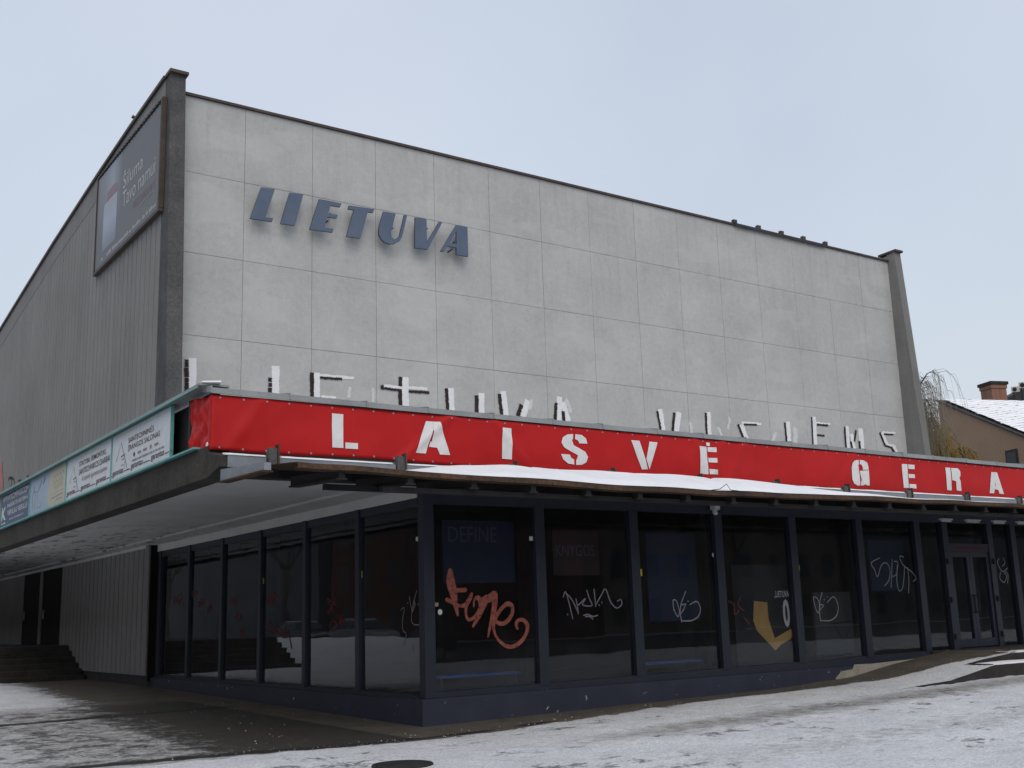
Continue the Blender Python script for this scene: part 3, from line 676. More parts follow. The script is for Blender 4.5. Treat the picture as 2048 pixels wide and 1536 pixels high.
for ch, poly in LETT.items():
    uv = [uvF(z1(*p), YL) for p in poly]
    o = empty('sign_letter', (sum(p[0] for p in uv)/len(uv), YL, min(p[1] for p in uv)))
    thing(o, 'blue metal letter %s, %s letter of the sign high on the wall' % (ch, WORDS[ch]), 'letter', 'blue letters of the wall sign')
    def bld(name, mb, mat):
        ob = mb.build(name, mat, o); ob.matrix_parent_inverse = Matrix.Translation(-o.location); return ob
    if ch == 'A':
        hole = [uvF(z1(*p), YL) for p in ((1728,520),(1682,606),(1728,618))]
        # ring of quads around the counter keeps the hole open
        P = [uvF(z1(*p), YL) for p in ((1728,475),(1808,490),(1813,707),(1728,692),(1728,618),(1728,520))]
        L = [uvF(z1(*p), YL) for p in ((1728,475),(1727.5,520),(1682,606),(1727.5,618),(1727.5,642),(1660,630),(1637,672),(1613,668))]
        mf = MB(); plate(mf, P, FR(YL), .02); plate(mf, L, FR(YL), .0195, .0003); bld('letter_face', mf, M['letter'])
        mr = MB(); plate(mr, P, FR(YL+.05), .048); plate(mr, L, FR(YL+.05), .0475, .0003); bld('letter_return', mr, M['letter_edge'])
    else:
        mf = MB(); plate(mf, uv, FR(YL), .02); bld('letter_face', mf, M['letter'])
        mr = MB(); plate(mr, uv, FR(YL+.05), .048); bld('letter_return', mr, M['letter_edge'])
    cu = sum(p[0] for p in uv)/len(uv); cv = sum(p[1] for p in uv)/len(uv)
    for k in (-.12, .12):
        bld('stand_off', MB().tube([(cu+k*.3, YL+.05, cv+k), (cu+k*.3-.04, 13.5, cv+k-.05)], .018, 6), M['iron'])

# ---------------------------------------------------------------- billboard on the side wall
bb = empty('billboard', (-.3, 16.7, 12.6)); thing(bb, 'dark grey heating billboard in a rusty frame high on the side wall', 'billboard')
def kid(o, parent): o.parent = parent; o.matrix_parent_inverse = Matrix.Translation(-parent.location); return o
bu0, bu1, bv0, bv1 = -20.0, -13.42, 12.74, 15.86
mpb = LF(-.33)
kid(MB().box(-.33,-.29,13.42,20.0,12.74,15.86).build('print_sheet', M['bill']), bb)
for nm, bx in (('frame_rail',(-.37,-.24,13.30,20.08,12.62,12.72)),('frame_rail',(-.36,-.24,13.30,20.08,15.90,15.96)),('frame_post',(-.38,-.24,13.29,13.38,12.721,15.899)),('frame_post',(-.36,-.24,20.03,20.09,12.721,15.899))):
    kid(MB().box(*bx).build(nm, M['brown_cap']), bb)
for i in range(26):
    yy = 13.6+i*.245; kid(MB().tube([(-.335,yy,15.84),(-.365,yy+.06,15.93)], .022, 5).build('lacing', M['iron']), bb)
def bt(name, body, r, mat, **k): return kid(text_on(name, body, r, mpb, mat, None, .006, **k), bb)
def bp2(px, py): return uvL((px, py), -.33)
zS = zc(180, 180, .24747)
def rectL(z, a, b_, x): p, q = uvL(z(*a), x), uvL(z(*b_), x); return p, q
# print layout in metres on the sheet
bt('lettering', 'Šiluma', (-17.05, -15.05, 14.52, 15.10), M['pale_print'])
bt('lettering', 'Tavo namui', (-17.05, -13.85, 13.92, 14.42), M['pale_print'])
bt('lettering', 'VIESSMANN', (-15.95, -13.9, 13.50, 13.74), M['pinkish'])
kid(small_print((-15.2, -13.9, 13.36, 13.43), mpb, M['ink_grey'], 1), bb); kid(small_print((-19.35, -13.75, 12.88, 13.0), mpb, M['pale_print'], 2), bb)
hp = [(-19.2,13.15),(-19.2,14.62),(-19.1,14.72),(-17.75,14.72),(-17.68,14.6),(-17.68,13.15)]
kid(plate(MB(), hp, mpb, .003, .002).build('heater_picture', M['heater']), bb)
kid(plate(MB(), [(-18.85,14.74),(-18.85,15.02),(-18.1,15.08),(-17.72,14.98),(-17.72,14.74)], mpb, .003, .002).build('heater_picture', M['pinkish']), bb)

# ---------------------------------------------------------------- sign boards along the canopy edge
def board(y0, y1, mat, lab, cat='sign'):
    o = empty('sign_board', (-3.6, (y0+y1)/2, 4.09)); thing(o, lab, cat, 'sign boards along the canopy edge')
    kid(MB().box(-3.635,-3.60,y0+.03,y1-.03,4.115,4.885).build('board', mat), o)
    for bx in ((-3.65,-3.60,y0+.002,y1-.002,4.086,4.113),(-3.65,-3.60,y0+.002,y1-.002,4.887,4.898),(-3.65,-3.60,y0+.002,y0+.028,4.114,4.886),(-3.65,-3.60,y1-.028,y1-.002,4.114,4.886)):
        kid(MB().box(*bx).build('frame_strip', M['teal']), o)
    return o
SY = [1.22, 4.50, 7.78, 11.12, 14.40, 17.7]
mps = LF(-3.636)
def stext(o, body, r, mat, **k): return kid(text_on('lettering', body, r, mps, mat, None, .004, **k), o)
def sline(o, pts, w, mat): return kid(ribbon(MB(), [(u, v, w) for u, v in pts], mps, .003, sm=False).build('line_drawing', mat, fix=False), o)
def house_logo(o, u):
    sline(o, [(u+.08,4.42),(u+.36,4.72),(u+.78,4.20)], .014, M['ink']); sline(o, [(u+.36,4.47),(u+.58,4.49)], .018, M['ink'])
    sline(o, [(u+.60,4.46),(u+.62,4.24)], .010, M['ink'])
    for a, b_ in ((.42,4.40),(.50,4.40),(.42,4.30),(.50,4.30)): kid(plate(MB(), [(u+a,b_),(u+a+.022,b_),(u+a+.022,b_+.03),(u+a,b_+.03)], mps, .002, .002).build('line_drawing', M['ink']), o)
o = board(SY[0], SY[1], M['sign_white'], 'white plumbing showroom sign board nearest the red banner'); u = -SY[1]
house_logo(o, u+.22)
stext(o, 'SANTECHNINĖS', (u+1.0,u+2.40,4.645,4.765), M['ink'], bold=.003); stext(o, 'ĮRANGOS SALONAS', (u+1.0,u+2.72,4.49,4.61), M['ink'], bold=.003)
for i in range(5): kid(plate(MB(), [(u+1.3+i*.3,4.41),(u+1.36+i*.3,4.37),(u+1.42+i*.3,4.41),(u+1.36+i*.3,4.46)] if i in (0,3) else [(u+1.26+i*.3,4.39),(u+1.45+i*.3,4.39),(u+1.45+i*.3,4.43),(u+1.26+i*.3,4.43)], mps, .002, .002).build('line_drawing', M['ink'] if i == 0 else M['ink_grey']), o)
kid(small_print((u+1.25,u+2.95,4.30,4.335), mps, M['ink_grey'], 3), o)
for i in range(3): stext(o, 'garantas', (u+.10+i*1.1,u+.76+i*1.1,4.155,4.27), M['ink'], bold=.008); sline(o, [(u+.80+i*1.1,4.20),(u+1.14+i*1.1,4.20)], .014, M['ink'])
o = board(SY[1], SY[2], M['sign_white'], 'white building and repairs sign board, second from the red banner'); u = -SY[2]
house_logo(o, u+.22)
stext(o, 'STATYBA, REMONTAS,', (u+1.0,u+2.9,4.645,4.755), M['ink'], bold=.003); stext(o, 'SANTECHNIKOS DARBAI', (u+1.0,u+3.16,4.50,4.61), M['ink'], bold=.003)
stext(o, 'Kokybę garantuojame', (u+1.25,u+3.0,4.33,4.45), M['ink_grey'], shear=.2)
for i in range(3): stext(o, 'garantas', (u+.10+i*1.1,u+.76+i*1.1,4.155,4.27), M['ink'], bold=.008); sline(o, [(u+.80+i*1.1,4.20),(u+1.14+i*1.1,4.20)], .014, M['ink'])
o = board(SY[2], SY[3], M['sign_sky'], 'pale blue and cream sign board with a vase drawing'); u = -SY[3]
kid(plate(MB(), [(u+2.0,4.118),(u+1.72,4.3),(u+1.85,4.6),(u+1.95,4.88),(u+3.3,4.88),(u+3.3,4.118)], mps, .002, .001).build('cream_field', M['sign_cream']), o)
sline(o, [(u+.35,4.2),(u+.3,4.5),(u+.45,4.62),(u+.5,4.72),(u+.42,4.60),(u+.62,4.58),(u+.55,4.4),(u+.6,4.2)], .016, M['ink'])
sline(o, [(u+.75,4.55),(u+.95,4.63),(u+1.15,4.78)], .018, M['ink']); sline(o, [(u+1.32,4.68),(u+1.45,4.80)], .035, M['ink'])
sline(o, [(u+.8,4.52),(u+.78,4.22),(u+1.2,4.2),(u+1.3,4.6)], .012, M['ink_grey'])
for i, (a, b_, zz) in enumerate(((2.2,3.15,4.70),(2.25,3.05,4.58),(2.35,3.0,4.47))):
    pts = []; k = 9
    for j in range(k): pts.append((u+lerp(a, b_, j/(k-1)), zz+(.045 if j % 2 else -.045)+.04*j/k))
    sline(o, pts, .013, M['ink'])
sline(o, [(u+2.15,4.36),(u+3.1,4.38)], .008, M['ink_grey']); sline(o, [(u+2.15,4.28),(u+3.1,4.30)], .022, M['ink_grey']); sline(o, [(u+2.5,4.21),(u+3.05,4.22)], .018, M['ink_grey'])
o = board(SY[3], SY[4], M['sign_blue'], 'dark blue sign board with white business directory lettering'); u = -SY[4]
stext(o, 'WWW.KOMPASS.COM', (u+.2,u+3.1,4.70,4.84), M['white_print'], bold=.008); stext(o, 'PAIEŠKOS SISTEMA', (u+.8,u+3.1,4.53,4.64), M['white_print'], bold=.008)
stext(o, 'VERSLAS VERSLUI', (u+.85,u+3.05,4.34,4.46), M['white_print'], bold=.008); stext(o, 'K', (u+.15,u+.68,4.26,4.58), M['white_print'], bold=.03)
stext(o, 'www.kompass.lt', (u+1.1,u+2.7,4.19,4.27), M['white_print']); kid(small_print((u+.15,u+.72,4.17,4.21), mps, M['white_print'], 4), o)
o = board(SY[4], SY[5], M['sign_red'], 'red sign board at the left edge of the picture')
# graffiti on the side wall above the signs
zR = zc(0, 800, .18228)
mb = MB(); d = 0
for pts in (((90,880),(110,850),(130,900),(120,950)),((110,850),(150,870),(165,930)),((200,890),(230,885)),((300,835),(320,850))):
    P = [(*uvL(zR(*p), -.226), .09) for p in pts]; ribbon(mb, P, LF(-.2265), d, .3); d += .002
mb.build('graffiti', M['black_paint'], sw, fix=False)
mb = MB(); P = [(*uvL(zR(*p), -.226), .35) for p in ((20,720),(15,800),(28,900),(25,1000))]; ribbon(mb, P, LF(-.2265), .02, .2); mb.build('graffiti', M['sign_red'], sw, fix=False)

# ---------------------------------------------------------------- red banner
bn = empty('red_banner', (-3.6, -.4, 4.0)); thing(bn, 'long red vinyl banner with white stencil letters along the canopy front', 'banner')
NU, NV = 560, 14; XE = 22.0
def bsurf(s, v):
    """s: metres along the banner measured from its corner fold (negative = wrapped round the side); v 0..1 bottom..top"""
    r1 = noise.noise((s*.55+v*.6, v*.7, 1.3)); r2 = noise.noise((s*1.9-v*1.6, v*1.5, 4.1))
    wr = .020*r1+.010*r2+.008*math.sin(s*1.45+v*2.6)*sstep(.05, .5, v)*(1-sstep(.6, 1, v)*.7)
    wr = max(-.03, wr)
    fold = 0
    for c, sl, am in ((.5,.5,.022),(3.45,.9,.03),(5.1,-.7,.024),(9.4,-.35,.022),(9.75,.4,.026),(10.3,.5,.02),(13.5,.6,.018)):
        fold += am*math.exp(-(((s-c)-sl*(v-.5))/.11)**2)
    zt = 4.775-.0045*max(s, 0); zl = 4.0-.0058*max(s, 0)+.02*noise.noise((s*.6, 0, 9))
    z = lerp(zl, zt, v)
    if s < .0:
        cr = .07*noise.noise((s*7+v*3, v*4.5, 8.8))*sstep(0, -.25, s)
        return Vector((-3.575-.028-.02*r1+cr, -.40-s, z+.05*s*s-(.05*s if v > .5 else -.1*s*0)))
    return Vector((-3.60+s, -.40-.016-wr-fold, z))
SL = -.86
ss = [SL+i*(-SL)/24 for i in range(24)]+[i*(XE/NU) for i in range(NU+1)]
vs = [bsurf(s, j/NV) for s in ss for j in range(NV+1)]
fs = [(i*(NV+1)+j, (i+1)*(NV+1)+j, (i+1)*(NV+1)+j+1, i*(NV+1)+j+1) for i in range(len(ss)-1) for j in range(NV)]
o = MB().add(vs, fs).build('vinyl_sheet', M['red'], None, smooth=True, fix=False); kid(o, bn)
sol = o.modifiers.new('t', 'SOLIDIFY'); sol.thickness = .003; sol.offset = 0
# letters follow the vinyl: each outline point is set on the sheet
z8 = zc(1640, 880, .19922)
BL = [
 ('L', zB, [[(1445,652),(1546,660),(1543,962),(1443,957)],[(1563,912),(1675,918),(1674,972),(1561,966)]]),
 ('A', zC, [[(460,500),(515,504),(515,570),(460,765),(375,760)],[(516,504),(572,508),(660,778),(575,773),(553,718),(487,710),(497,668),(543,668),(516,570)]]),
 ('I', zC, [[(1078,555),(1155,560),(1162,815),(1083,808)]]),
 ('S', zC, [[(1662,607),(1662,650),(1645,655),(1640,668),(1655,690),(1715,722),(1765,752),(1787,795),(1772,838),(1738,858),(1688,860),(1688,818),(1710,812),(1718,797),(1700,778),(1640,745),(1590,715),(1567,675),(1580,632),(1615,610)],[(1564,770),(1638,775),(1648,803),(1672,815),(1672,857),(1622,848),(1582,815)],[(1680,607),(1735,615),(1770,643),(1782,685),(1715,683),(1708,660),(1680,648)]]),
 ('V', zD, [[(75,342),(132,347),(174,470),(192,541),(150,543)],[(200,352),(255,358),(203,543),(180,470)]]),
 ('Ė', zD, [[(538,383),(590,388),(597,577),(548,573)],[(597,390),(657,392),(658,425),(598,422)],[(600,463),(658,465),(659,498),(601,494)],[(603,540),(665,545),(666,578),(604,576)],[(588,358),(612,360),(613,383),(589,381)]]),
 ('G', z8, [[(388,200),(345,205),(318,235),(310,280),(320,400),(340,440),(375,458),(403,458),(401,415),(385,405),(378,380),(372,270),(380,252),(389,245)],[(398,200),(440,205),(475,230),(485,270),(488,297),(430,300),(425,265),(415,248),(398,243)],[(398,310),(490,303),(497,458),(468,455),(460,445),(430,457),(410,457),(410,412),(430,405),(435,345),(400,347)]]),
 ('E', z8, [[(822,240),(877,243),(893,482),(840,480)],[(885,245),(950,250),(952,293),(888,290)],[(890,340),(955,345),(958,382),(893,380)],[(898,440),(968,445),(970,487),(900,483)]]),
 ('R', z8, [[(1262,275),(1310,278),(1330,505),(1283,503)],[(1318,280),(1385,285),(1410,315),(1412,360),(1390,388),(1412,405),(1425,512),(1378,508),(1370,415),(1355,405),(1330,403),(1327,372),(1350,368),(1360,350),(1357,320),(1320,312)]]),
 ('A', z8, [[(1725,320),(1755,322),(1768,395),(1752,535),(1705,533)],[(1756,322),(1785,325),(1850,543),(1803,540),(1795,500),(1760,495),(1762,460),(1785,462),(1769,395)]]),
]
def on_banner(x, z):
    s = x+3.6; zt = 4.775-.0045*max(s, 0); zl = 4.0-.0058*max(s, 0)+.02*noise.noise((s*.6, 0, 9))
    v = (z-zl)/(zt-zl); return bsurf(s, v)
def dense(poly, k=6):
    out = []
    for i in range(len(poly)):
        a, b_ = poly[i], poly[(i+1) % len(poly)]
        out += [(lerp(a[0], b_[0], t/k), lerp(a[1], b_[1], t/k)) for t in range(k)]
    return out
for ch, z, polys in BL:
    bm = bmesh.new()
    for poly in polys:
        uv = [uvF(z(*p), -.43) for p in dense(poly, 4)]
        f_ = bm.faces.new([bm.verts.new((u, 0, v)) for u, v in uv])
    bmesh.ops.triangulate(bm, faces=bm.faces)
    for _ in range(4):
        lg = [e for e in bm.edges if e.calc_length() > .05]
        if lg: bmesh.ops.subdivide_edges(bm, edges=lg, cuts=1); bmesh.ops.triangulate(bm, faces=bm.faces)
    for v in bm.verts:
        p = on_banner(v.co.x, v.co.z); v.co = (v.co.x, p.y-.012, v.co.z)
    bmesh.ops.recalc_face_normals(bm, faces=bm.faces)
    me = bpy.data.meshes.new('banner_letter'); bm.to_mesh(me); bm.free()
    o = link('banner_letter', me, M['white_print']); kid(o, bn); o['label'] = 'white stencil letter '+ch
eye = MB().lathe([(.004,0),(.015,0),(.015,.005),(.004,.005)], (0,0,0), 8).mesh('eyelet')
s = .12
while s < 20:
    for v in (.045, .955):
        p = bsurf(s, v); o = link('eyelet', eye, M['cap'], bn); o.matrix_parent_inverse = Matrix.Translation(-bn.location)
        o.location = p+Vector((0,-.004,0)); o.rotation_euler = (math.pi/2, 0, 0)
    s += .345
p = bsurf(-.10, .06); o = MB().lathe([(.01,0),(.04,0),(.03,.012)], (0,0,0), 10).build('eyelet', M['white_print'], bn); o.matrix_parent_inverse = Matrix.Translation(-bn.location); o.location = p+Vector((-.01,0,.03)); o.rotation_euler = (0,-math.pi/2,0)

# ---------------------------------------------------------------- steel awning with snow
aw = empty('steel_awning', (-3.5, -.9, 3.5)); thing(aw, 'rusty sheet awning on steel brackets below the red banner', 'awning')
FE = [(-3.2, 3.58)]+[(q.x, q.z) for q in [onY(a, b_, -2.46) for a, b_ in ((545,922),(700,930),(850,943),(1000,954),(1240,971),(1440,983),(1640,990),(2048,1008))]]
FE.append((22, FE[-1][1]))
def aws(x, y):
    t = (-.87-y)/1.58; zf = interp(FE, x); curl = .03*noise.noise((x*.8, y, 2))
    return lerp(3.70, zf, t)+curl*t
xs = [-3.2+i*.2 for i in range(127)]; ys = [-.87-i*.198 for i in range(9)]
vs = []; 
for x in xs:
    for k, y in enumerate(ys):
        yy = y + (.9*sstep(-2.0, -3.2, x)*0 if k == 8 else 0); vs.append((x, yy, aws(x, y)))
    y = ys[-1]; vs.append((x, y-.012, aws(x, y)-.062)); vs.append((x, y+.10, aws(x, y)-.072))
nn = 11; fs = [(i*nn+j, (i+1)*nn+j, (i+1)*nn+j+1, i*nn+j+1) for i in range(len(xs)-1) for j in range(nn-1)]
o = MB().add(vs, fs).build('roof_sheet', M['rust'], None, fix=False); kid(o, aw); o.modifiers.new('t', 'SOLIDIFY').thickness = .006
x = -3.57; i = 0
while x < 21:
    t = .045
    z0, z1_ = 3.66, 3.50; ze = interp(FE, max(x, -2.9))
    if i == 0: ze = 3.575
    yt = -2.40
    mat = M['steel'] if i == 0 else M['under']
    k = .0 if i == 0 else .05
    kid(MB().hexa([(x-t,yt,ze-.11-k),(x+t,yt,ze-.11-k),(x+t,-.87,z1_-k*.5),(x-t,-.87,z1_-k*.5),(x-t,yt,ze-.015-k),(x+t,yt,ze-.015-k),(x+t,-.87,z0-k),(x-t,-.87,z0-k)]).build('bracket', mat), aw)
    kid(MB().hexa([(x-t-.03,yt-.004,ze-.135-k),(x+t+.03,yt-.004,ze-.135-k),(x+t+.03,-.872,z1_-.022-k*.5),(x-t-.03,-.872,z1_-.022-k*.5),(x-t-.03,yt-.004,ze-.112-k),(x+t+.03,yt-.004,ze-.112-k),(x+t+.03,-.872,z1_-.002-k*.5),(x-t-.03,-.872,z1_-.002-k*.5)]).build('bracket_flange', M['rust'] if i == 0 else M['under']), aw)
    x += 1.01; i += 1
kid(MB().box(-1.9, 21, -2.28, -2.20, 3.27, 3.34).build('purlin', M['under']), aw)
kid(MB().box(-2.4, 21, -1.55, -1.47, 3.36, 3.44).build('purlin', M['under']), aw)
for i in range(12):
    x = -2.88+i*2.02
    kid(MB().prism([(x-.06,-.90,3.72),(x+.06,-.90,3.72),(x+.06,-.90,3.98-.005*x),(x+.09,-.90,4.0-.005*x),(x+.09,-.90,3.72),(x+.115,-.90,3.72),(x+.115,-.90,4.02-.005*x),(x-.06,-.90,4.0-.005*x)][:3]+[(x-.06,-.90,3.98-.005*x)], (0,.09,0)).build('upright', M['fin']), aw)
    kid(MB().box(x+.062, x+.085, -.93, -.81, 3.72, 4.03-.005*x).build('upright', M['brown_cap']), aw)
    x0 = x+.11; x1 = x+1.94
    kid(MB().box(x0, x1, -.875, -.835, 3.70, 3.86).build('channel', M['steel']), aw)
    L = MB(); 
    n_ = 14; vs = []
    for j in range(n_+1):
        xx = lerp(x0+.02, x1-.05, j/n_); h = .025+.012*noise.noise((xx*2, 0, 3)); vs += [(xx,-.885,3.862),(xx,-.86,3.862+h),(xx,-.60,3.905+h),(xx,-.58,3.903)]
    L.add(vs, [(j*4+k, (j+1)*4+k, (j+1)*4+k+1, j*4+k+1) for j in range(n_) for k in range(3)]+[(0,1,2,3),(n_*4+3,n_*4+2,n_*4+1,n_*4)])
    kid(L.build('ledge_snow', M['snow'], None, smooth=True), aw)
kid(MB().box(-3.52, -2.97, -.875, -.835, 3.70, 3.86).build('channel', M['steel']), aw)
kid(MB().hexa([(-3.56,-.89,3.862),(-2.98,-.89,3.862),(-2.98,-.6,3.902),(-3.5,-.6,3.902),(-3.5,-.88,3.892),(-2.98,-.88,3.885),(-2.98,-.6,3.93),(-3.5,-.6,3.935)]).build('ledge_snow', M['snow'], bevel=.01), aw)
# snow lying on the awning
TH = [(-2.2,.0),(-1.3,.015),(-.6,.09),(.1,.20),(1.0,.25),(4,.25),(6,.24),(7.3,.19),(8.6,.10),(9.6,.055),(11,.035),(22,.03)]
xs = [-2.2+i*.13 for i in range(180)]; ys = [-.885-i*.152 for i in range(11)]
vs = []
for x in xs:
    for k, y in enumerate(ys):
        t = k/10; th = interp(TH, x)
        ripple = 1+.25*noise.noise((x*.7, y*1.2, 6))
        dip = 1-.55*math.exp(-(((x+2.88-.08) % 2.02-1.01+1.01-0)/.16)**2)*sstep(.5, 0, t) if x > .3 else 1
        prof = (1-.62*sstep(0, .95, t))*(1 if k < 10 else .12)
        vs.append((x, y, aws(x, y)+.006+th*prof*ripple*dip))
fs = [(i*11+j, (i+1)*11+j, (i+1)*11+j+1, i*11+j+1) for i in range(len(xs)-1) for j in range(10)]
o = MB().add(vs, fs).build('snow_drift', M['snow'], None, smooth=True, fix=False); thing(o, 'bank of white snow lying on the rusty awning', 'snow'); o['kind'] = 'stuff'
# loose wire on the awning edge
mb = MB()
for pts in (((1395,984),(1440,978),(1453,968),(1461,980),(1515,986)),):
    P = [onY(a, b_, -2.44) for a, b_ in pts]; mb.tube([tuple(p) for p in P], .006, 4)
o = mb.build('loose_wire', M['iron']); kid(o, aw)
# tube lamps under the awning
for (a, b_) in ((1862,1884),(1912,1940),(1966,1990),(2014,2037)):
    p = onY(a, 1019, -.9); q = onY(b_, 1022, -.9); zz = 3.30
    o = empty('tube_lamp', ((p.x+q.x)/2, -1.1, zz)); thing(o, 'unlit tube lamp under the awning, %s' % {1862:'leftmost of four',1912:'second from left',1966:'third from left',2014:'rightmost in view'}[a], 'lamp', 'tube lamps under the awning')
    kid(MB().box(p.x, q.x, -1.14, -1.06, zz, zz+.03).build('lamp_housing', M['lamp_tube']), o); kid(MB().tube([(p.x+.02,-1.1,zz-.02),(q.x-.02,-1.1,zz-.02)], .014, 8).build('tube', M['lamp_tube']), o)
    kid(MB().tube([((p.x+q.x)/2,-1.1,zz+.02),((p.x+q.x)/2,-1.1,zz+.2)], .01, 6).build('hanger', M['iron']), o)
# security camera
p = onY(1434, 1016, -.2); o = empty('security_camera', (p.x, -.12, p.z-.1)); thing(o, 'small white security camera under the awning on a dark mullion', 'camera')
kid(MB().box(p.x-.065, p.x+.065, -.22, -.07, p.z-.03, p.z+.12).build('housing', M['cctv'], bevel=.01), o)
kid(MB().lathe([(.01,-.13),(.045,-.11),(.06,-.07),(.06,-.03)], (p.x, -.15, p.z), 14).build('dome', M['cctv']), o); kid(MB().lathe([(.01,-.06),(.03,-.055),(.035,-.03)], (p.x+.02, -.215, p.z-.03), 10).build('lens', M['iron']), o)

# ---------------------------------------------------------------- graffiti and stickers on the glass
def gbuild(parent, strokes, mat, mp, lab, rough=.04):
    mb = MB(); d = .004
    for P in strokes: ribbon(mb, P, mp, d, rough, step=.00003); d += .0016
    o = mb.build('graffiti', mat, parent, fix=False); o['label'] = lab
def gF(z, s, strokes, y=.02):
    out = []
    for pts in strokes:
        L = []
        for p in pts:
            w = p[2]; a = uvF(z(p[0], p[1]), y); c = uvF(z(p[0], p[1]+w), y); L.append((a[0], a[1], abs(c[1]-a[1])))
        out.append(L)
    return out
def cw(pts, w): return [(a, b_, w) for a, b_ in pts]
zF = zc(840, 1100, .15625)
gbuild(PF[0], gF(zF, 1, [
  [(385,270,70),(390,400,130),(420,530,120),(450,690,72),(482,830,36)],
  [(345,635,58),(400,665,50),(500,712,44),(570,705,52),(625,640,64),(660,560,40)],
  [(440,512,60),(520,515,56),(575,510,58)],
  [(650,590,60),(592,720,44),(585,830,40),(625,893,42),(700,850,44),(760,750,46),(765,660,60),(735,610,60),(690,640,30),(685,720,26)],
  [(845,615,90),(800,720,90),(740,860,62),(675,975,34)],
  [(800,640,80),(880,620,104),(945,575,110)],
  [(950,570,84),(950,700,84),(915,880,60),(885,1010,40),(865,1115,24)],
  [(960,915,50),(1050,945,56),(1130,890,56),(1178,790,50),(1165,710,60),(1110,690,62),(1040,745,52),(965,850,60),(935,960,46),(955,1080,38),(1020,1175,40),(1100,1230,50),(1190,1232,52),(1290,1165,56),(1355,1060,50),(1365,960,60),(1310,895,50),(1245,905,46),(1222,950,46),(1238,1005,34)]]),
  M['spray_pink'], FR(.02), 'large salmon spray tag reading Fone')
zM = zc(980, 960, .33854)
gbuild(PF[1], gF(zM, 1, [cw(p, 7) for p in ([(432,690),(445,660),(462,710),(488,820)],[(447,668),(485,710),(520,785)],[(506,702),(514,740),(520,790)],[(520,740),(562,700),(545,737),(600,742),(585,700),(570,652)],[(612,645),(618,700),(622,745)],[(626,732),(655,680),(680,645),(710,720),(745,756),(775,735),(770,706),(750,716)],[(550,800),(578,795),(605,806),(632,800)],[(562,808),(585,806),(605,822)],[(455,792),(456,797)],[(640,738),(642,741)],[(655,722),(657,725)])]), M['marker'], FR(.02), 'white marker tag')
gbuild(PF[2], gF(zM, 1, [cw(p, 7) for p in ([(1080,712),(1085,760),(1108,806),(1118,775),(1100,715),(1082,708)],[(1155,658),(1130,725),(1122,780),(1132,838)],[(1125,790),(1145,760),(1150,735),(1125,740)],[(1132,832),(1190,830),(1232,800),(1240,755),(1220,718),(1180,735)],[(1082,766),(1085,770)],[(1152,732),(1154,734)],[(1166,714),(1168,717)])]), M['marker'], FR(.02), 'white looping marker tag')
gbuild(PF[3], gF(zM, 1, [cw(p, 7) for p in ([(1410,715),(1440,740),(1445,795),(1470,770)],[(1480,690),(1465,740),(1500,770)],[(1500,810),(1530,850)])]), M['spray_red'], FR(.02), 'small red spray tag')
gbuild(PF[4], gF(z7, 1, [cw(p, 6) for p in ([(372,690),(385,750),(402,785),(412,745),(398,702),(378,690)],[(425,665),(408,740),(415,830)],[(410,770),(432,742),(415,735)],[(415,830),(470,830),(510,800),(518,740),(492,690),(455,722)],[(435,705),(437,707)],[(452,690),(454,692)])]), M['marker'], FR(.02), 'white looping marker tag, smaller copy')
gbuild(PF[5], gF(z7, 1, [cw(p, 6) for p in ([(765,460),(716,490),(735,530),(753,570),(775,505),(805,490),(826,530),(820,590),(795,625)],[(838,470),(836,560),(832,635)],[(834,572),(862,556),(872,490),(850,480)],[(868,505),(866,600),(880,655),(902,625),(912,510)],[(930,520),(936,590),(935,668)],[(905,455),(882,452),(900,500),(955,545),(978,580),(963,598)])]), M['marker'], FR(.02), 'white marker tag reading SPUT')
gbuild(PF[8], gF(z7, 1, [cw(p, 6) for p in ([(1470,465),(1462,490),(1490,540),(1520,520)],[(1495,460),(1505,490),(1490,510)],[(1480,545),(1475,580),(1500,605),(1515,570),(1500,550)],[(1505,540),(1522,560),(1520,610)])]), M['marker'], FR(.02), 'white marker scribble beside the doors')
def gL(z, strokes, x=.02):
    out = []
    for pts in strokes:
        L = []
        for p in pts:
            a = uvL(z(p[0], p[1]), x); c = uvL(z(p[0], p[1]+p[2]), x); L.append((a[0], a[1], abs(c[1]-a[1])))
        out.append(L)
    return out
z5 = zc(500, 1000, .349); zG = zc(280, 1080, .22140)
gbuild(PL[0], gL(z5, [cw(p, 6) for p in ([(865,630),(885,620),(874,700),(880,750),(896,768),(882,840)],[(915,555),(922,600),(935,640),(945,570)],[(957,520),(935,610),(930,700),(972,712),(990,650),(982,590),(965,600)],[(930,640),(950,600),(940,580)],[(935,840),(934,870)],[(905,590),(908,592)])]), M['marker'], LF(.02), 'white marker tag at the glass corner')
def scrib(z, cx, cy, r, k):
    rr = random.Random(k); return [(cx+rr.uniform(-r, r)*.7, cy+rr.uniform(-r, r), 9) for _ in range(9)]
gbuild(PL[1], gL(z5, [scrib(z5, 470, 610, 50, 1), scrib(z5, 520, 680, 35, 2), [(455,720,8),(480,690,8),(505,720,8),(480,748,8),(455,720,8)], [(482,485,8),(478,560,8)]]), M['spray_red'], LF(.02), 'dull red spray scribble')
gbuild(PL[2], gL(z5, [scrib(z5, 130, 570, 45, 3), [(90,735,9),(105,690,9),(130,750,9),(170,740,9),(200,790,9),(215,740,9),(230,800,9),(240,850,9)], [(140,740,9),(180,780,9),(205,730,9)]]), M['spray_red'], LF(.02), 'dull red spray scribble with a tail')
gbuild(PL[3], gL(zG, [scrib(zG, 850, 550, 50, 5), scrib(zG, 900, 690, 55, 6), scrib(zG, 930, 850, 45, 7)]), M['spray_red'], LF(.02), 'run of dull red spray scribbles')
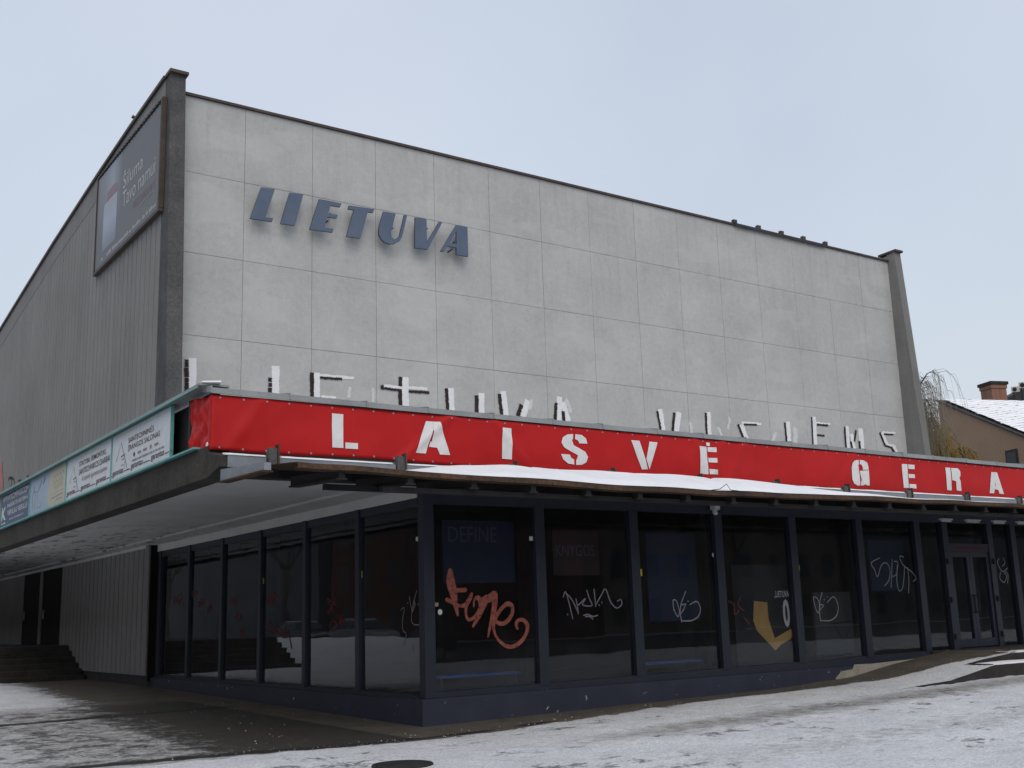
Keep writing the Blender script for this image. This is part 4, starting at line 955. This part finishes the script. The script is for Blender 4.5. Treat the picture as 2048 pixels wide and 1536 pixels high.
gbuild(PL[4], gL(zG, [scrib(zG, 500, 490, 40, 8), scrib(zG, 560, 570, 45, 9), scrib(zG, 620, 620, 40, 10)]), M['spray_red'], LF(.02), 'dull red spray scribbles')
gbuild(PL[5], gL(zG, [scrib(zG, 350, 540, 70, 11)]), M['spray_red'], LF(.02), 'round dull red spray scribble')
gbuild(PL[6], gL(zG, [[(125,410,14),(135,480,22),(115,520,20),(145,560,24),(120,610,26),(145,660,24),(115,720,24),(140,770,20),(125,810,12),(125,880,8)], [(110,520,16),(150,620,20),(110,700,18)]]), M['spray_pink'], LF(.02), 'tall narrow salmon spray tag')
def sticker(parent, px, py, w, h, mat, y=-.064, left=False):
    if left: u, v = uvL((px, py), y); mp = LF(y)
    else: u, v = uvF((px, py), y); mp = FR(y)
    plate(MB(), [(u-w/2,v-h/2),(u+w/2,v-h/2),(u+w/2,v+h/2),(u-w/2,v+h/2)], mp, .004).build('sticker', mat, parent)
sticker(PF[0], 1062, 1077, .07, .07, M['white_print'], .018); sticker(PF[2], 1427, 1110, .06, .07, M['white_print'], .018)
sticker(PF[2], 1281, 1145, .07, .12, M['yellow'], .018); sticker(PF[4], 1597, 1136, .05, .11, M['yellow'], .018)
sticker(PF[5], 1830, 1077, .06, .07, M['white_print'], .018); sticker(PF[0], 872, 1209, .08, .06, M['plaster'], .018)
u, v = uvF((880, 1224), .018); plate(MB(), [(u+.04*math.cos(k*.524), v+.045*math.sin(k*.524)) for k in range(12)], FR(.018), .003).build('sticker', M['white_print'], PF[0])
sticker(PL[1], 722, 1149, .10, .12, M['yellow'], .018, True); sticker(PL[2], 526, 1162, .10, .11, M['yellow'], .018, True); sticker(PL[0], 834, 1078, .06, .07, M['white_print'], .018, True)
sticker(B, 1923, 1097, .05, .08, M['white_print'], .008); sticker(B, 1930, 1095, .05, .10, M['yellow'], .008)
small_print((13.95, 14.95, 2.765, 2.85), FR(-.05), M['spray_red'], 5).parent = B

# posters inside the foyer windows
def poster(name, x0, x1, z0, z1, y, mat, lab):
    o = empty(name, ((x0+x1)/2, y, z0)); thing(o, lab, 'poster', 'posters behind the foyer glass'); kid(MB().box(x0, x1, y, y+.012, z0, z1).build('poster_sheet', mat), o); return o
def prect(px0, py0, px1, py1, y): a = onY(px0, py0, y); c = onY(px1, py1, y); return a.x, c.x, c.z, a.z
def ptext(o, body, r, y, mat, **k): return kid(text_on('lettering', body, r, FR(y), mat, None, .004, **k), o)
x0, x1, z0, z1_ = prect(885, 1040, 1030, 1165, .25)
o = poster('window_poster', x0, x1, z0, z1_, .25, M['poster_blue'], 'dim blue poster behind the pane with the salmon tag'); ptext(o, 'DEFINE', (x0+.1, x1-.35, z1_-.35, z1_-.1), .25, M['poster_text'])
x0, x1, z0, z1_ = prect(1105, 1060, 1200, 1150, .25)
o = poster('window_poster', x0, x1, z0, z1_, .25, M['poster_red'], 'dim brown poster behind the second front pane'); ptext(o, 'KNYGOS', (x0+.05, x1-.1, z1_-.45, z1_-.25), .25, M['poster_text'])
x0, x1, z0, z1_ = prect(1290, 1065, 1400, 1240, .25)
o = poster('window_poster', x0, x1, z0, z1_, .25, M['poster_blue'], 'tall dim blue poster behind the third front pane')
x0, x1, z0, z1_ = prect(1735, 1080, 1815, 1180, .25)
o = poster('window_poster', x0, x1, z0, z1_, .25, M['poster_blue'], 'dim blue poster behind the pane tagged SPUT')
x0, x1, z0, z1_ = prect(1625, 1185, 1712, 1318, .4)
o = empty('display_board', ((x0+x1)/2, .4, .36)); thing(o, 'dim grey display board with a hanging triangle behind the fifth front pane', 'board')
kid(MB().box(x0, x1, .4, .44, max(z0, .62), z1_).build('board', M['board']), o)
for lx in (x0+.1, x1-.1): kid(MB().box(lx-.03, lx+.03, .442, .48, .36, z1_-.2).build('leg', M['iron']), o)
tp = [(x0+.55, z0+.75), (x0+1.15, z0+.78), (x0+.85, z0+.35)]
kid(ribbon(MB(), [(a, b_, .03) for a, b_ in tp+tp[:1]], FR(.4), .004, sm=False).build('triangle_outline', M['dark'], fix=False), o)
for k, (pa, pb) in enumerate(((880, 1040), (1290, 1405))):
    a = onY(pa, 1322, .35); c = onY(pb, 1322, .35)
    o = empty('window_ledge', ((a.x+c.x)/2, .35, .36)); thing(o, 'low blue ledge inside the %s front pane' % ('first' if k == 0 else 'third'), 'ledge', 'blue ledges inside the glass')
    kid(MB().box(a.x, c.x, .35, .75, .66, .70).build('ledge_top', M['ledge_blue']), o)
    for lx in (a.x+.06, c.x-.06): kid(MB().box(lx-.03, lx+.03, .40, .70, .362, .658).build('ledge_leg', M['dark']), o)
yq = .10
x0, x1, z0, z1_ = prect(1462, 1130, 1586, 1335, yq)
o = poster('window_poster', x0, x1, max(z0, .5), z1_, yq, M['poster_dark'], 'dark poster with a golden shape and a white zero')
gp = [uvF(z7(*p), yq) for p in ((22,715),(100,722),(108,820),(145,935),(240,880),(262,890),(238,940),(180,975),(150,1008),(110,965),(40,890),(18,830))]
kid(plate(MB(), gp, FR(yq), .003, .003).build('poster_print', M['gold']), o)
uu = [uvF(z7(*p), yq) for p in ((140,655),(238,698),(188,705),(240,868))]
kid(text_on('lettering', '„LIETUVA“', (uu[0][0], uu[1][0], uu[1][1], uu[0][1]), FR(yq), M['bright_print'], None, .004, bold=.015), o)
kid(text_on('lettering', '0', (uu[2][0], uu[3][0], uu[3][1], uu[2][1]), FR(yq), M['bright_print'], None, .004, bold=.03), o)

# ---------------------------------------------------------------- entrance steps and side steps
st = empty('entrance_steps', (14, -1.7, .1)); thing(st, 'three stone steps with snow before the glass doors', 'steps')
for (x0, y0, y1, z) in ((11.25,-2.4,-1.703,.385), (12.9,-1.7,-1.103,.53), (13.16,-1.10,-.115,.585)):
    kid(MB().box(x0, 31, y0, y1, -.3, z).build('step', M['stone'], bevel=.012), st)
    if z < .56:
        n_ = 40; vs = []
        for j in range(n_+1):
            xx = lerp(x0+.03, 30, (j/n_)**2); h = .02+.012*noise.noise((xx, z*9, 0)); vs += [(xx,y0+.02+.03*noise.noise((xx*2,0,1)),z+.002),(xx,y0+.06,z+h),(xx,y1-.25,z+h*1.3),(xx,y1-.1+.08*noise.noise((xx,3,1)),z+.003)]
        kid(MB().add(vs, [(j*4+k, (j+1)*4+k, (j+1)*4+k+1, j*4+k+1) for j in range(n_) for k in range(3)]).build('step_snow', M['snow'], None, smooth=True), st)
for (xa, xb, yy) in ((9.0, 11.247, -2.4), (11.252, 12.897, -1.7)):
    pts = [(xa, yy, -.2)]+[(x, yy, rz(x)-.006) for x in [lerp(xa, xb, t/8) for t in range(9)]]+[(xb, yy, -.2)]
    kid(MB().prism(pts, (0, .18, 0)).build('cheek_slab', M['stone']), st)
sd_ = empty('side_steps', (-2, 20.3, .2)); thing(sd_, 'dark stone steps climbing to the side doors under the canopy', 'steps')
for i in range(5):
    kid(MB().box(-6.5, -.26, 19.25+i*.42, 19.25+(i+1)*.42-.003, -.2, .33+i*.165).build('step', M['stone'], bevel=.012), sd_)
kid(MB().box(-6.5, -.26, 21.35, 49, -.2, 1.155).build('landing', M['stone']), sd_)
rr = random.Random(12); mb = MB(); cnt = 0
while cnt < 420:
    if rr.random() < .6: x = rr.uniform(-4, 12); y = interp(YB, x)+abs(rr.gauss(0, .35))-.12
    else: x = rr.uniform(-5, 2.5); y = rr.uniform(-1.3, 8)
    if y > -.14 and x > -.14: continue
    r = rr.choice((.003, .004, .005, .0075))*rr.uniform(.7, 1.3); z = (rz(x) if x > 8 and y > -2.3 else gz(x, y))+r*.2+.004
    a = rr.uniform(0, 3); c, s_ = math.cos(a), math.sin(a)
    P6 = [(r*1.5, 0, 0), (0, r, 0), (-r*1.3, 0, 0), (0, -r, 0), (0, 0, r), (0, 0, -r)]
    mb.add([(x+px*c-py*s_, y+px*s_+py*c, z+pz) for px, py, pz in P6], [(0,1,4),(1,2,4),(2,3,4),(3,0,4),(1,0,5),(2,1,5),(3,2,5),(0,3,5)]); cnt += 1
o = mb.build('snow_crumbs', M['faint_paint'], None, fix=False); thing(o, 'scattered crumbs of trodden snow on the wet paving', 'snow'); o['kind'] = 'stuff'
# manhole cover
p = onZ(805, 1531, .01); o = empty('manhole_cover', (p.x, p.y, .0)); thing(o, 'black iron manhole cover in the snow at the bottom edge', 'manhole cover')
kid(MB().lathe([(.02,.034),(.28,.034),(.285,.028),(.29,.0)], (p.x, p.y, 0), 26).build('lid', M['iron']), o); kid(MB().lathe([(.295,.0),(.295,.03),(.34,.03),(.35,.0)], (p.x, p.y, 0), 26).build('rim', M['iron']), o)

# ================================================================== BACKGROUND
# brown house
def hd(a): return Vector((math.sin(math.radians(a)), math.cos(math.radians(a)), 0))
D0 = 72; pk = rng(1875, 797, D0); RD = hd(110); WD = hd(200)       # ridge runs along RD, gable wall along WD
def wallpt(px, py):        # point on the gable wall plane
    d = ray(px, py); nrm = Vector((RD.x, RD.y, 0)); t = (pk-CAM).dot(nrm)/d.dot(nrm); return CAM+d*t
e1 = wallpt(2048, 868); sl_ = (e1.z-pk.z)/((e1-pk).dot(WD)); LW = 16.0
hs = empty('brown_house', (pk.x, pk.y, 0)); thing(hs, 'brown rendered house with snowy tiled roof and brick chimney behind the cinema', 'house')
def P(a, w, z): return pk*1.0+WD*w+RD*a+Vector((0,0,z-pk.z))
ze_ = pk.z+sl_*LW
kid(MB().hexa([P(0,0,0),P(0,LW,0),P(26,LW,0),P(26,0,0),P(0,0,pk.z-.15),P(0,LW,ze_-.15),P(26,LW,ze_-.15),P(26,0,pk.z-.15)]).build('wall', M['brown_wall']), hs)
rf = kid(MB().hexa([P(-.12,-.1,pk.z-.148),P(-.12,LW+.6,ze_-.4),P(26.4,LW+.6,ze_-.4),P(26.4,-.1,pk.z-.148),P(-.12,-.1,pk.z-.07),P(-.12,LW+.6,ze_-.32),P(26.4,LW+.6,ze_-.32),P(26.4,-.1,pk.z-.07)]).build('roof', M['roof_dark']), hs)
# tile courses under thin snow
for k in range(26):
    w0 = .25+k*.62
    if w0 > LW: break
    z0_ = pk.z+sl_*w0+.03; z1r = pk.z+sl_*(w0+.60)+.045
    r_ = random.Random(k)
    MB().hexa([P(.15+r_.uniform(0,.5),w0,z0_-.02),P(.15+r_.uniform(0,.3),w0+.59,z1r-.03),P(26,w0+.59,z1r-.03),P(26,w0,z0_-.02),P(.2,w0,z0_+.02),P(.2,w0+.57,z1r+.045),P(26,w0+.57,z1r+.045),P(26,w0,z0_+.02)]).build('tile_course', M['snow'] if False else M['snow_tiles'], rf)
for o in rf.children: o.matrix_parent_inverse = Matrix.Identity(4)
a_ = wallpt(2011, 902); b_2 = wallpt(2040, 940); wa, wb = (a_-pk).dot(WD), (b_2-pk).dot(WD)
wz1, wz0 = a_.z, b_2.z
wn = kid(MB().hexa([P(-.05,wa,wz0),P(-.05,wb,wz0),P(.1,wb,wz0),P(.1,wa,wz0),P(-.05,wa,wz1),P(-.05,wb,wz1),P(.1,wb,wz1),P(.1,wa,wz1)]).build('window', M['roof_dark']), hs)
kid2 = MB().hexa([P(-.07,wa+.12,wz0+.12),P(-.07,wb-.1,wz0+.12),P(-.04,wb-.1,wz0+.12),P(-.04,wa+.12,wz0+.12),P(-.07,wa+.12,wz1-.15),P(-.07,wb-.1,wz1-.15),P(-.04,wb-.1,wz1-.15),P(-.04,wa+.12,wz1-.15)]).build('window_pane', M['window_dark'], wn)
# chimney, stands near the ridge
cpx = rng(1988, 800, D0+6); cw_ = 1.95; cbz = cpx.z-1.2; ctz = rng(1988, 766, D0+6).z
q0 = rng(1962, 790, D0+6); q1 = rng(2014, 790, D0+6); half = (q1-q0).length/2/1.30; CC = (q0+q1)/2
def C(a, b_, z): return Vector((CC.x, CC.y, 0))+RD*a+WD*b_+Vector((0,0,z))
def cbox(r, z0, z1): return [C(-r,-r,z0),C(r,-r,z0),C(r,r,z0),C(-r,r,z0),C(-r,-r,z1),C(r,-r,z1),C(r,r,z1),C(-r,r,z1)]
ch = MB().hexa(cbox(half*.92, cbz, ctz-.45)).build('chimney', M['brick'], rf)
for nm, r, z0, z1, mt in (('chimney_band', half*1.0, ctz-.448, ctz-.2, 'brick'), ('chimney_cap', half*1.12, ctz-.198, ctz, 'stone')):
    MB().hexa(cbox(r, z0, z1)).build(nm, M[mt], rf)
# second dark roof with air conditioners
pr = rng(2030, 790, D0+22)
dr_ = empty('dark_roof_house', (pr.x, pr.y, 0)); thing(dr_, 'house with dark roof showing behind the brown house at the right edge', 'house')
R2 = hd(125); W2 = hd(35)
def Q(a, b_, z): return pr+R2*a+W2*b_+Vector((0,0,z-pr.z))
zr0 = rng(2012, 797, D0+22).z; zr1 = rng(2048, 776, D0+22).z; lr = (rng(2048,776,D0+22)-rng(2012,797,D0+22)).length
sl2 = (zr1-zr0)/lr
kid(MB().hexa([Q(-.6,0,0),Q(14,0,0),Q(14,9,0),Q(-.6,9,0),Q(-.6,0,zr0-.3),Q(14,0,zr0-.3),Q(14,9,zr0-.3),Q(-.6,9,zr0-.3)]).build('wall', M['facade_tan']), dr_)
kid(MB().hexa([Q(-.8,-.2,zr0-.28),Q(8,-.2,zr0-.28),Q(8,9,zr0-.28),Q(-.8,9,zr0-.28),Q(-.8,-.2,zr0-.05),Q(8,-.2,zr0+sl2*8.8),Q(8,9,zr0+sl2*8.8),Q(-.8,9,zr0-.05)]).build('roof', M['roof_dark']), dr_)
for i, (px0, py0, px1, py1) in enumerate(((2023,772,2038,785),(2038,763,2054,777))):
    a = rng(px0, py1, D0+20); c = rng(px1, py0, D0+20); o = empty('air_conditioner', a); thing(o, ('left' if i == 0 else 'right')+' white air conditioner box on the dark roof at the right edge', 'air conditioner', 'air conditioners on the dark roof')
    w = (Vector((c.x,c.y,0))-Vector((a.x,a.y,0))).length; h = c.z-a.z
    V = (Vector((c.x,c.y,0))-Vector((a.x,a.y,0))).normalized(); Nn = Vector((V.y,-V.x,0))
    if Nn.dot(Vector((CAM.x-a.x,CAM.y-a.y,0))) < 0: Nn = -Nn
    def A(s, d, z): return a+V*s+Nn*d+Vector((0,0,z))
    kid(MB().hexa([A(0,0,0),A(w,0,0),A(w,-.5,0),A(0,-.5,0),A(0,0,h),A(w,0,h),A(w,-.5,h),A(0,-.5,h)]).build('casing', M['ac'], bevel=.02), o)
    r_ = h*.36
    kid(MB().prism([A(w*.42+r_*math.cos(t*.52), .004, h*.5+r_*math.sin(t*.52)) for t in range(12)], Nn*.03).build('fan_grille', M['iron']), o)
    kid(MB().hexa([A(.1,-.05,-1.2),A(.2,-.05,-1.2),A(.2,-.15,-1.2),A(.1,-.15,-1.2),A(.1,-.05,-.01),A(.2,-.05,-.01),A(.2,-.15,-.01),A(.1,-.15,-.01)]).build('support', M['iron']), o)

# willows behind the far fin
def strand(mb, p, L, rr, r, sway):
    pts = []; q = Vector(p); d = Vector((rr.uniform(-1,1), rr.uniform(-1,1), .15))*.35+Vector(sway)*.5
    n_ = 6
    for i in range(n_+1):
        pts.append(q.copy()); q = q+d*(L/n_); d = d*.62+Vector((rr.uniform(-.12,.12), rr.uniform(-.12,.12), -1.0))*.55
    mb.tube(pts, [r*(1-.6*i/n_) for i in range(n_+1)], 3, False)
    return pts
def willow(base, top, spread, nl, ns, Ls, label, tmat, seed, r=.016, side=None):
    rr = random.Random(seed); o = empty('willow_tree', base); thing(o, label, 'tree', 'willows behind the far fin')
    base = Vector(base); H = top-base.z
    tr = MB(); tr.tube([base, base+Vector((.1,.1,H*.3)), base+Vector((-.1,.2,H*.55))], [.42,.32,.24], 8)
    cr_ = MB()
    for i in range(nl):
        a = i*2.399+rr.uniform(-.3,.3); hz = rr.uniform(.45,.98); sp = spread*rr.uniform(.35,1)*math.sqrt(max(.15, 1-(hz-.55)**2*2))
        s = base+Vector((0,0,H*rr.uniform(.3,.55)))
        e = base+Vector((math.cos(a)*sp, math.sin(a)*sp, H*hz)); mid = s.lerp(e, .55)+Vector((0,0,H*.12))
        pl_ = [s, s.lerp(mid,.5)+Vector((0,0,.2)), mid, mid.lerp(e,.6)+Vector((0,0,.15)), e, e+Vector((math.cos(a)*.5,math.sin(a)*.5,-.7))]
        tr.tube(pl_, [.075,.06,.045,.03,.02,.012], 5)
        for j in range(ns):
            t = rr.uniform(.35, 1); k = min(int(t*5), 4); q = pl_[k].lerp(pl_[k+1], t*5-k)
            sw_ = Vector((math.cos(a+rr.uniform(-1,1)), math.sin(a+rr.uniform(-1,1)), 0))
            pts = strand(cr_, q, rr.uniform(*Ls), rr, r*rr.uniform(.7,1.3), sw_)
            for _ in range(2):
                m_ = rr.randint(1, 4); strand(cr_, pts[m_], rr.uniform(*Ls)*.45, rr, r*.7, sw_*.6)
    kid(tr.build('trunk', M['bark']), o); kid(cr_.build('crown', tmat, None, fix=False), o)
    return o
t = rng(1792, 680, 60); willow((t.x, t.y, .3), t.z-.6, 2.2, 36, 19, (1.6, 4.2), 'bare weeping willow rising behind the far concrete fin', M['twig'], 3, r=.011)
t = rng(1826, 835, 64); willow((t.x, t.y, .3), t.z+.3, 2.5, 34, 70, (1.5, 3.5), 'yellowish drooping willow before the brown house wall', M['twig_gold'], 5, r=.02)

# ================================================================== what the glass looks back at
def far_house(x0, x1, y0, y1, h, mat, lab, nwin, face):
    o = empty('street_house', ((x0+x1)/2, (y0+y1)/2, 0)); thing(o, lab, 'house', 'houses across the street')
    kid(MB().box(x0,x1,y0,y1,0,h).build('wall', M[mat]), o)
    if face == 'y':
        ym = (y0+y1)/2; kid(MB().prism([(x0-.3,y0-.4,h+.002),(x0-.3,y1+.4,h+.002),(x0-.3,ym,h+3.2)], (x1-x0+.6,0,0)).build('roof', M['snow']), o)
    else:
        xm = (x0+x1)/2; kid(MB().prism([(x0-.4,y0-.3,h+.002),(x1+.4,y0-.3,h+.002),(xm,y0-.3,h+3.2)], (0,y1-y0+.6,0)).build('roof', M['snow']), o)
    me = None
    for fl in range(int(h//3)):
        for k in range(nwin):
            t = (k+.5)/nwin
            if face == 'y': xx = lerp(x0, x1, t); q = (xx, y1, .9+fl*3.0); bx = (-.55,.55,-.06,.03,0,1.6)
            else: yy = lerp(y0, y1, t); q = (x1, yy, .9+fl*3.0); bx = (-.06,.03,-.55,.55,0,1.6)
            if me is None: me = MB().box(*bx).mesh('window')
            w = link('window', me, M['window_dark']); w.location = Vector(q)-o.location; w.parent = o
    return o
far_house(10, 36, -54, -42, 12, 'facade_red', 'red brick house with snowy roof, leftmost reflected across the street', 7, 'y')
far_house(38, 62, -54, -42.5, 13, 'facade_tan', 'tan house with snowy roof between the red and the grey house across the street', 8, 'y')
far_house(64, 100, -54, -42, 12, 'facade_grey', 'grey house with snowy roof, farthest right across the street', 10, 'y')
far_house(-40, -28, -14, 62, 15, 'facade_red', 'unseen red house near the parked cars, made tall to block low sky, reflected in the side glass', 20, 'x')  # added side-street row, close and tall, blocks low sky to darken under the canopy
far_house(-41, -28.5, 66, 104, 15.5, 'facade_grey', 'unseen long grey house farther along the side street, made tall to block low sky', 11, 'x')
far_house(-40, -28, 108, 170, 15, 'facade_tan', 'unseen tan house at the far end of the side street, made tall to block low sky', 14, 'x')
# snowy bank beside the side street
vs = []; nb = 60
for i in range(nb+1):
    y = 8+i*1.6; h = .75+.12*noise.noise((i*.3, 0, 0))
    for dx, hz in ((-1.6,.0),(-1.0,.7),(0,1.0),(1.6,.95),(2.4,.4),(2.9,.0)): vs.append((-13+dx+.3*noise.noise((i*.25,dx,2)), y, gz(0,y)+h*hz-.02))
o = MB().add(vs, [(i*6+j, (i+1)*6+j, (i+1)*6+j+1, i*6+j+1) for i in range(nb) for j in range(5)]).build('snow_bank', M['snow'], None, smooth=True); thing(o, 'low bank of snow along the side street', 'snow bank'); o['kind'] = 'stuff'
def car(x, y, rot, mat, lab):
    o = empty('parked_car', (x, y, gz(x, y))); o.rotation_euler = (0, 0, rot); thing(o, lab, 'car', 'cars parked in the side street')
    pr = [(-2.15,.35),(-2.2,.62),(-2.1,.86),(-1.2,.98),(-.6,1.0),(1.5,1.02),(2.05,.98),(2.15,.7),(2.1,.35)]
    MB().prism([(a, -.85, z) for a, z in pr], (0, 1.7, 0)).build('body', M[mat], o, bevel=.06)
    c0 = [(-1.15,.99),(-.45,1.44),(1.25,1.47),(1.9,1.02)]
    vs = [(a, -.78 if z < 1.2 else -.62, z) for a, z in c0]+[(a, .78 if z < 1.2 else .62, z) for a, z in c0]
    MB().add(vs, [(0,1,2,3),(7,6,5,4),(0,4,5,1),(1,5,6,2),(2,6,7,3),(0,3,7,4)]).build('cabin', M[mat], o, bevel=.03)
    for s in (-1, 1):
        for a, b_ in ((-.85,.28),(.36,1.5)):
            MB().add([(a,s*.79,1.05),(b_,s*.79,1.05),(min(b_,1.25),s*.67,1.38),(max(a,-.42),s*.67,1.38)], [(0,1,2,3)]).build('side_window', M['window_dark'], o)
        for a in (-1.35, 1.35):
            w = MB().tube([(a, s*.70, .31), (a, s*.88, .31)], .31, 18).build('wheel', M['rubber'], o); MB().tube([(a, s*.881, .31), (a, s*.895, .31)], .19, 12).build('rim', M['hub'], w)
        MB().box(-2.22,-2.16,s*.6-.15,s*.6+.15,.66,.80).build('headlight', M['hub'], o); MB().box(2.13,2.18,s*.6-.13,s*.6+.13,.72,.92).build('tail_light', M['sign_red'], o)
    MB().add([(-1.16,-.70,1.03),(-1.16,.70,1.03),(-.52,.58,1.42),(-.52,-.58,1.42)], [(0,1,2,3)]).build('windscreen', M['window_dark'], o)
    MB().box(-.4,1.2,-.55,.55,1.475,1.52).build('roof_snow', M['snow'], o, bevel=.03)
car(-17.5, 28, math.radians(92), 'car_dark', 'dark parked car nearest the corner in the side street')
car(-17.3, 36, math.radians(88), 'car_silver', 'silver parked car between two dark ones')
car(-17.6, 44, math.radians(91), 'car_dark', 'dark parked car farthest along the side street')
car(10.0, -19.5, math.radians(3), 'car_dark', 'dark car parked on the street opposite the front glass')
def bare_tree(x, y, h, seed, lab):
    rr = random.Random(seed); o = empty('bare_tree', (x, y, 0)); thing(o, lab, 'tree', 'bare trees along the streets')
    tr = MB(); cr_ = MB(); tr.tube([(x,y,0),(x+.1,y,h*.25),(x,y+.1,h*.45)], [.28,.22,.17], 8)
    def grow(p, d, L, r, lv, mb):
        q = p+d*L; mb.tube([p, p.lerp(q,.5)+Vector((rr.uniform(-.1,.1),)*3)*L*.4, q], [r, r*.8, r*.6], 5 if lv < 2 else 3, False)
        if lv < 4:
            for _ in range(3):
                nd = (d+Vector((rr.uniform(-.8,.8), rr.uniform(-.8,.8), rr.uniform(-.2,.6)))).normalized(); grow(q.lerp(p, rr.uniform(0,.4)), nd, L*.72, r*.55, lv+1, cr_)
    for k in range(5): a = k*1.257; grow(Vector((x,y+.1,h*.43)), Vector((math.cos(a)*.6, math.sin(a)*.6, .8)).normalized(), h*.22, .11, 0, tr)
    kid(tr.build('trunk', M['bark'], None, fix=False), o); kid(cr_.build('crown', M['bark'], None, fix=False), o)
bare_tree(-22, 40, 11, 1, 'bare tree by the red house in the side street')
bare_tree(-22.5, 58, 12, 2, 'bare tree behind the silver car in the side street')
bare_tree(-22, 82, 12, 3, 'bare tree farthest along the side street')
bare_tree(22, -36, 11, 4, 'bare tree before the red house across the street')
bare_tree(46, -38, 12, 5, 'bare tree before the tan house across the street')
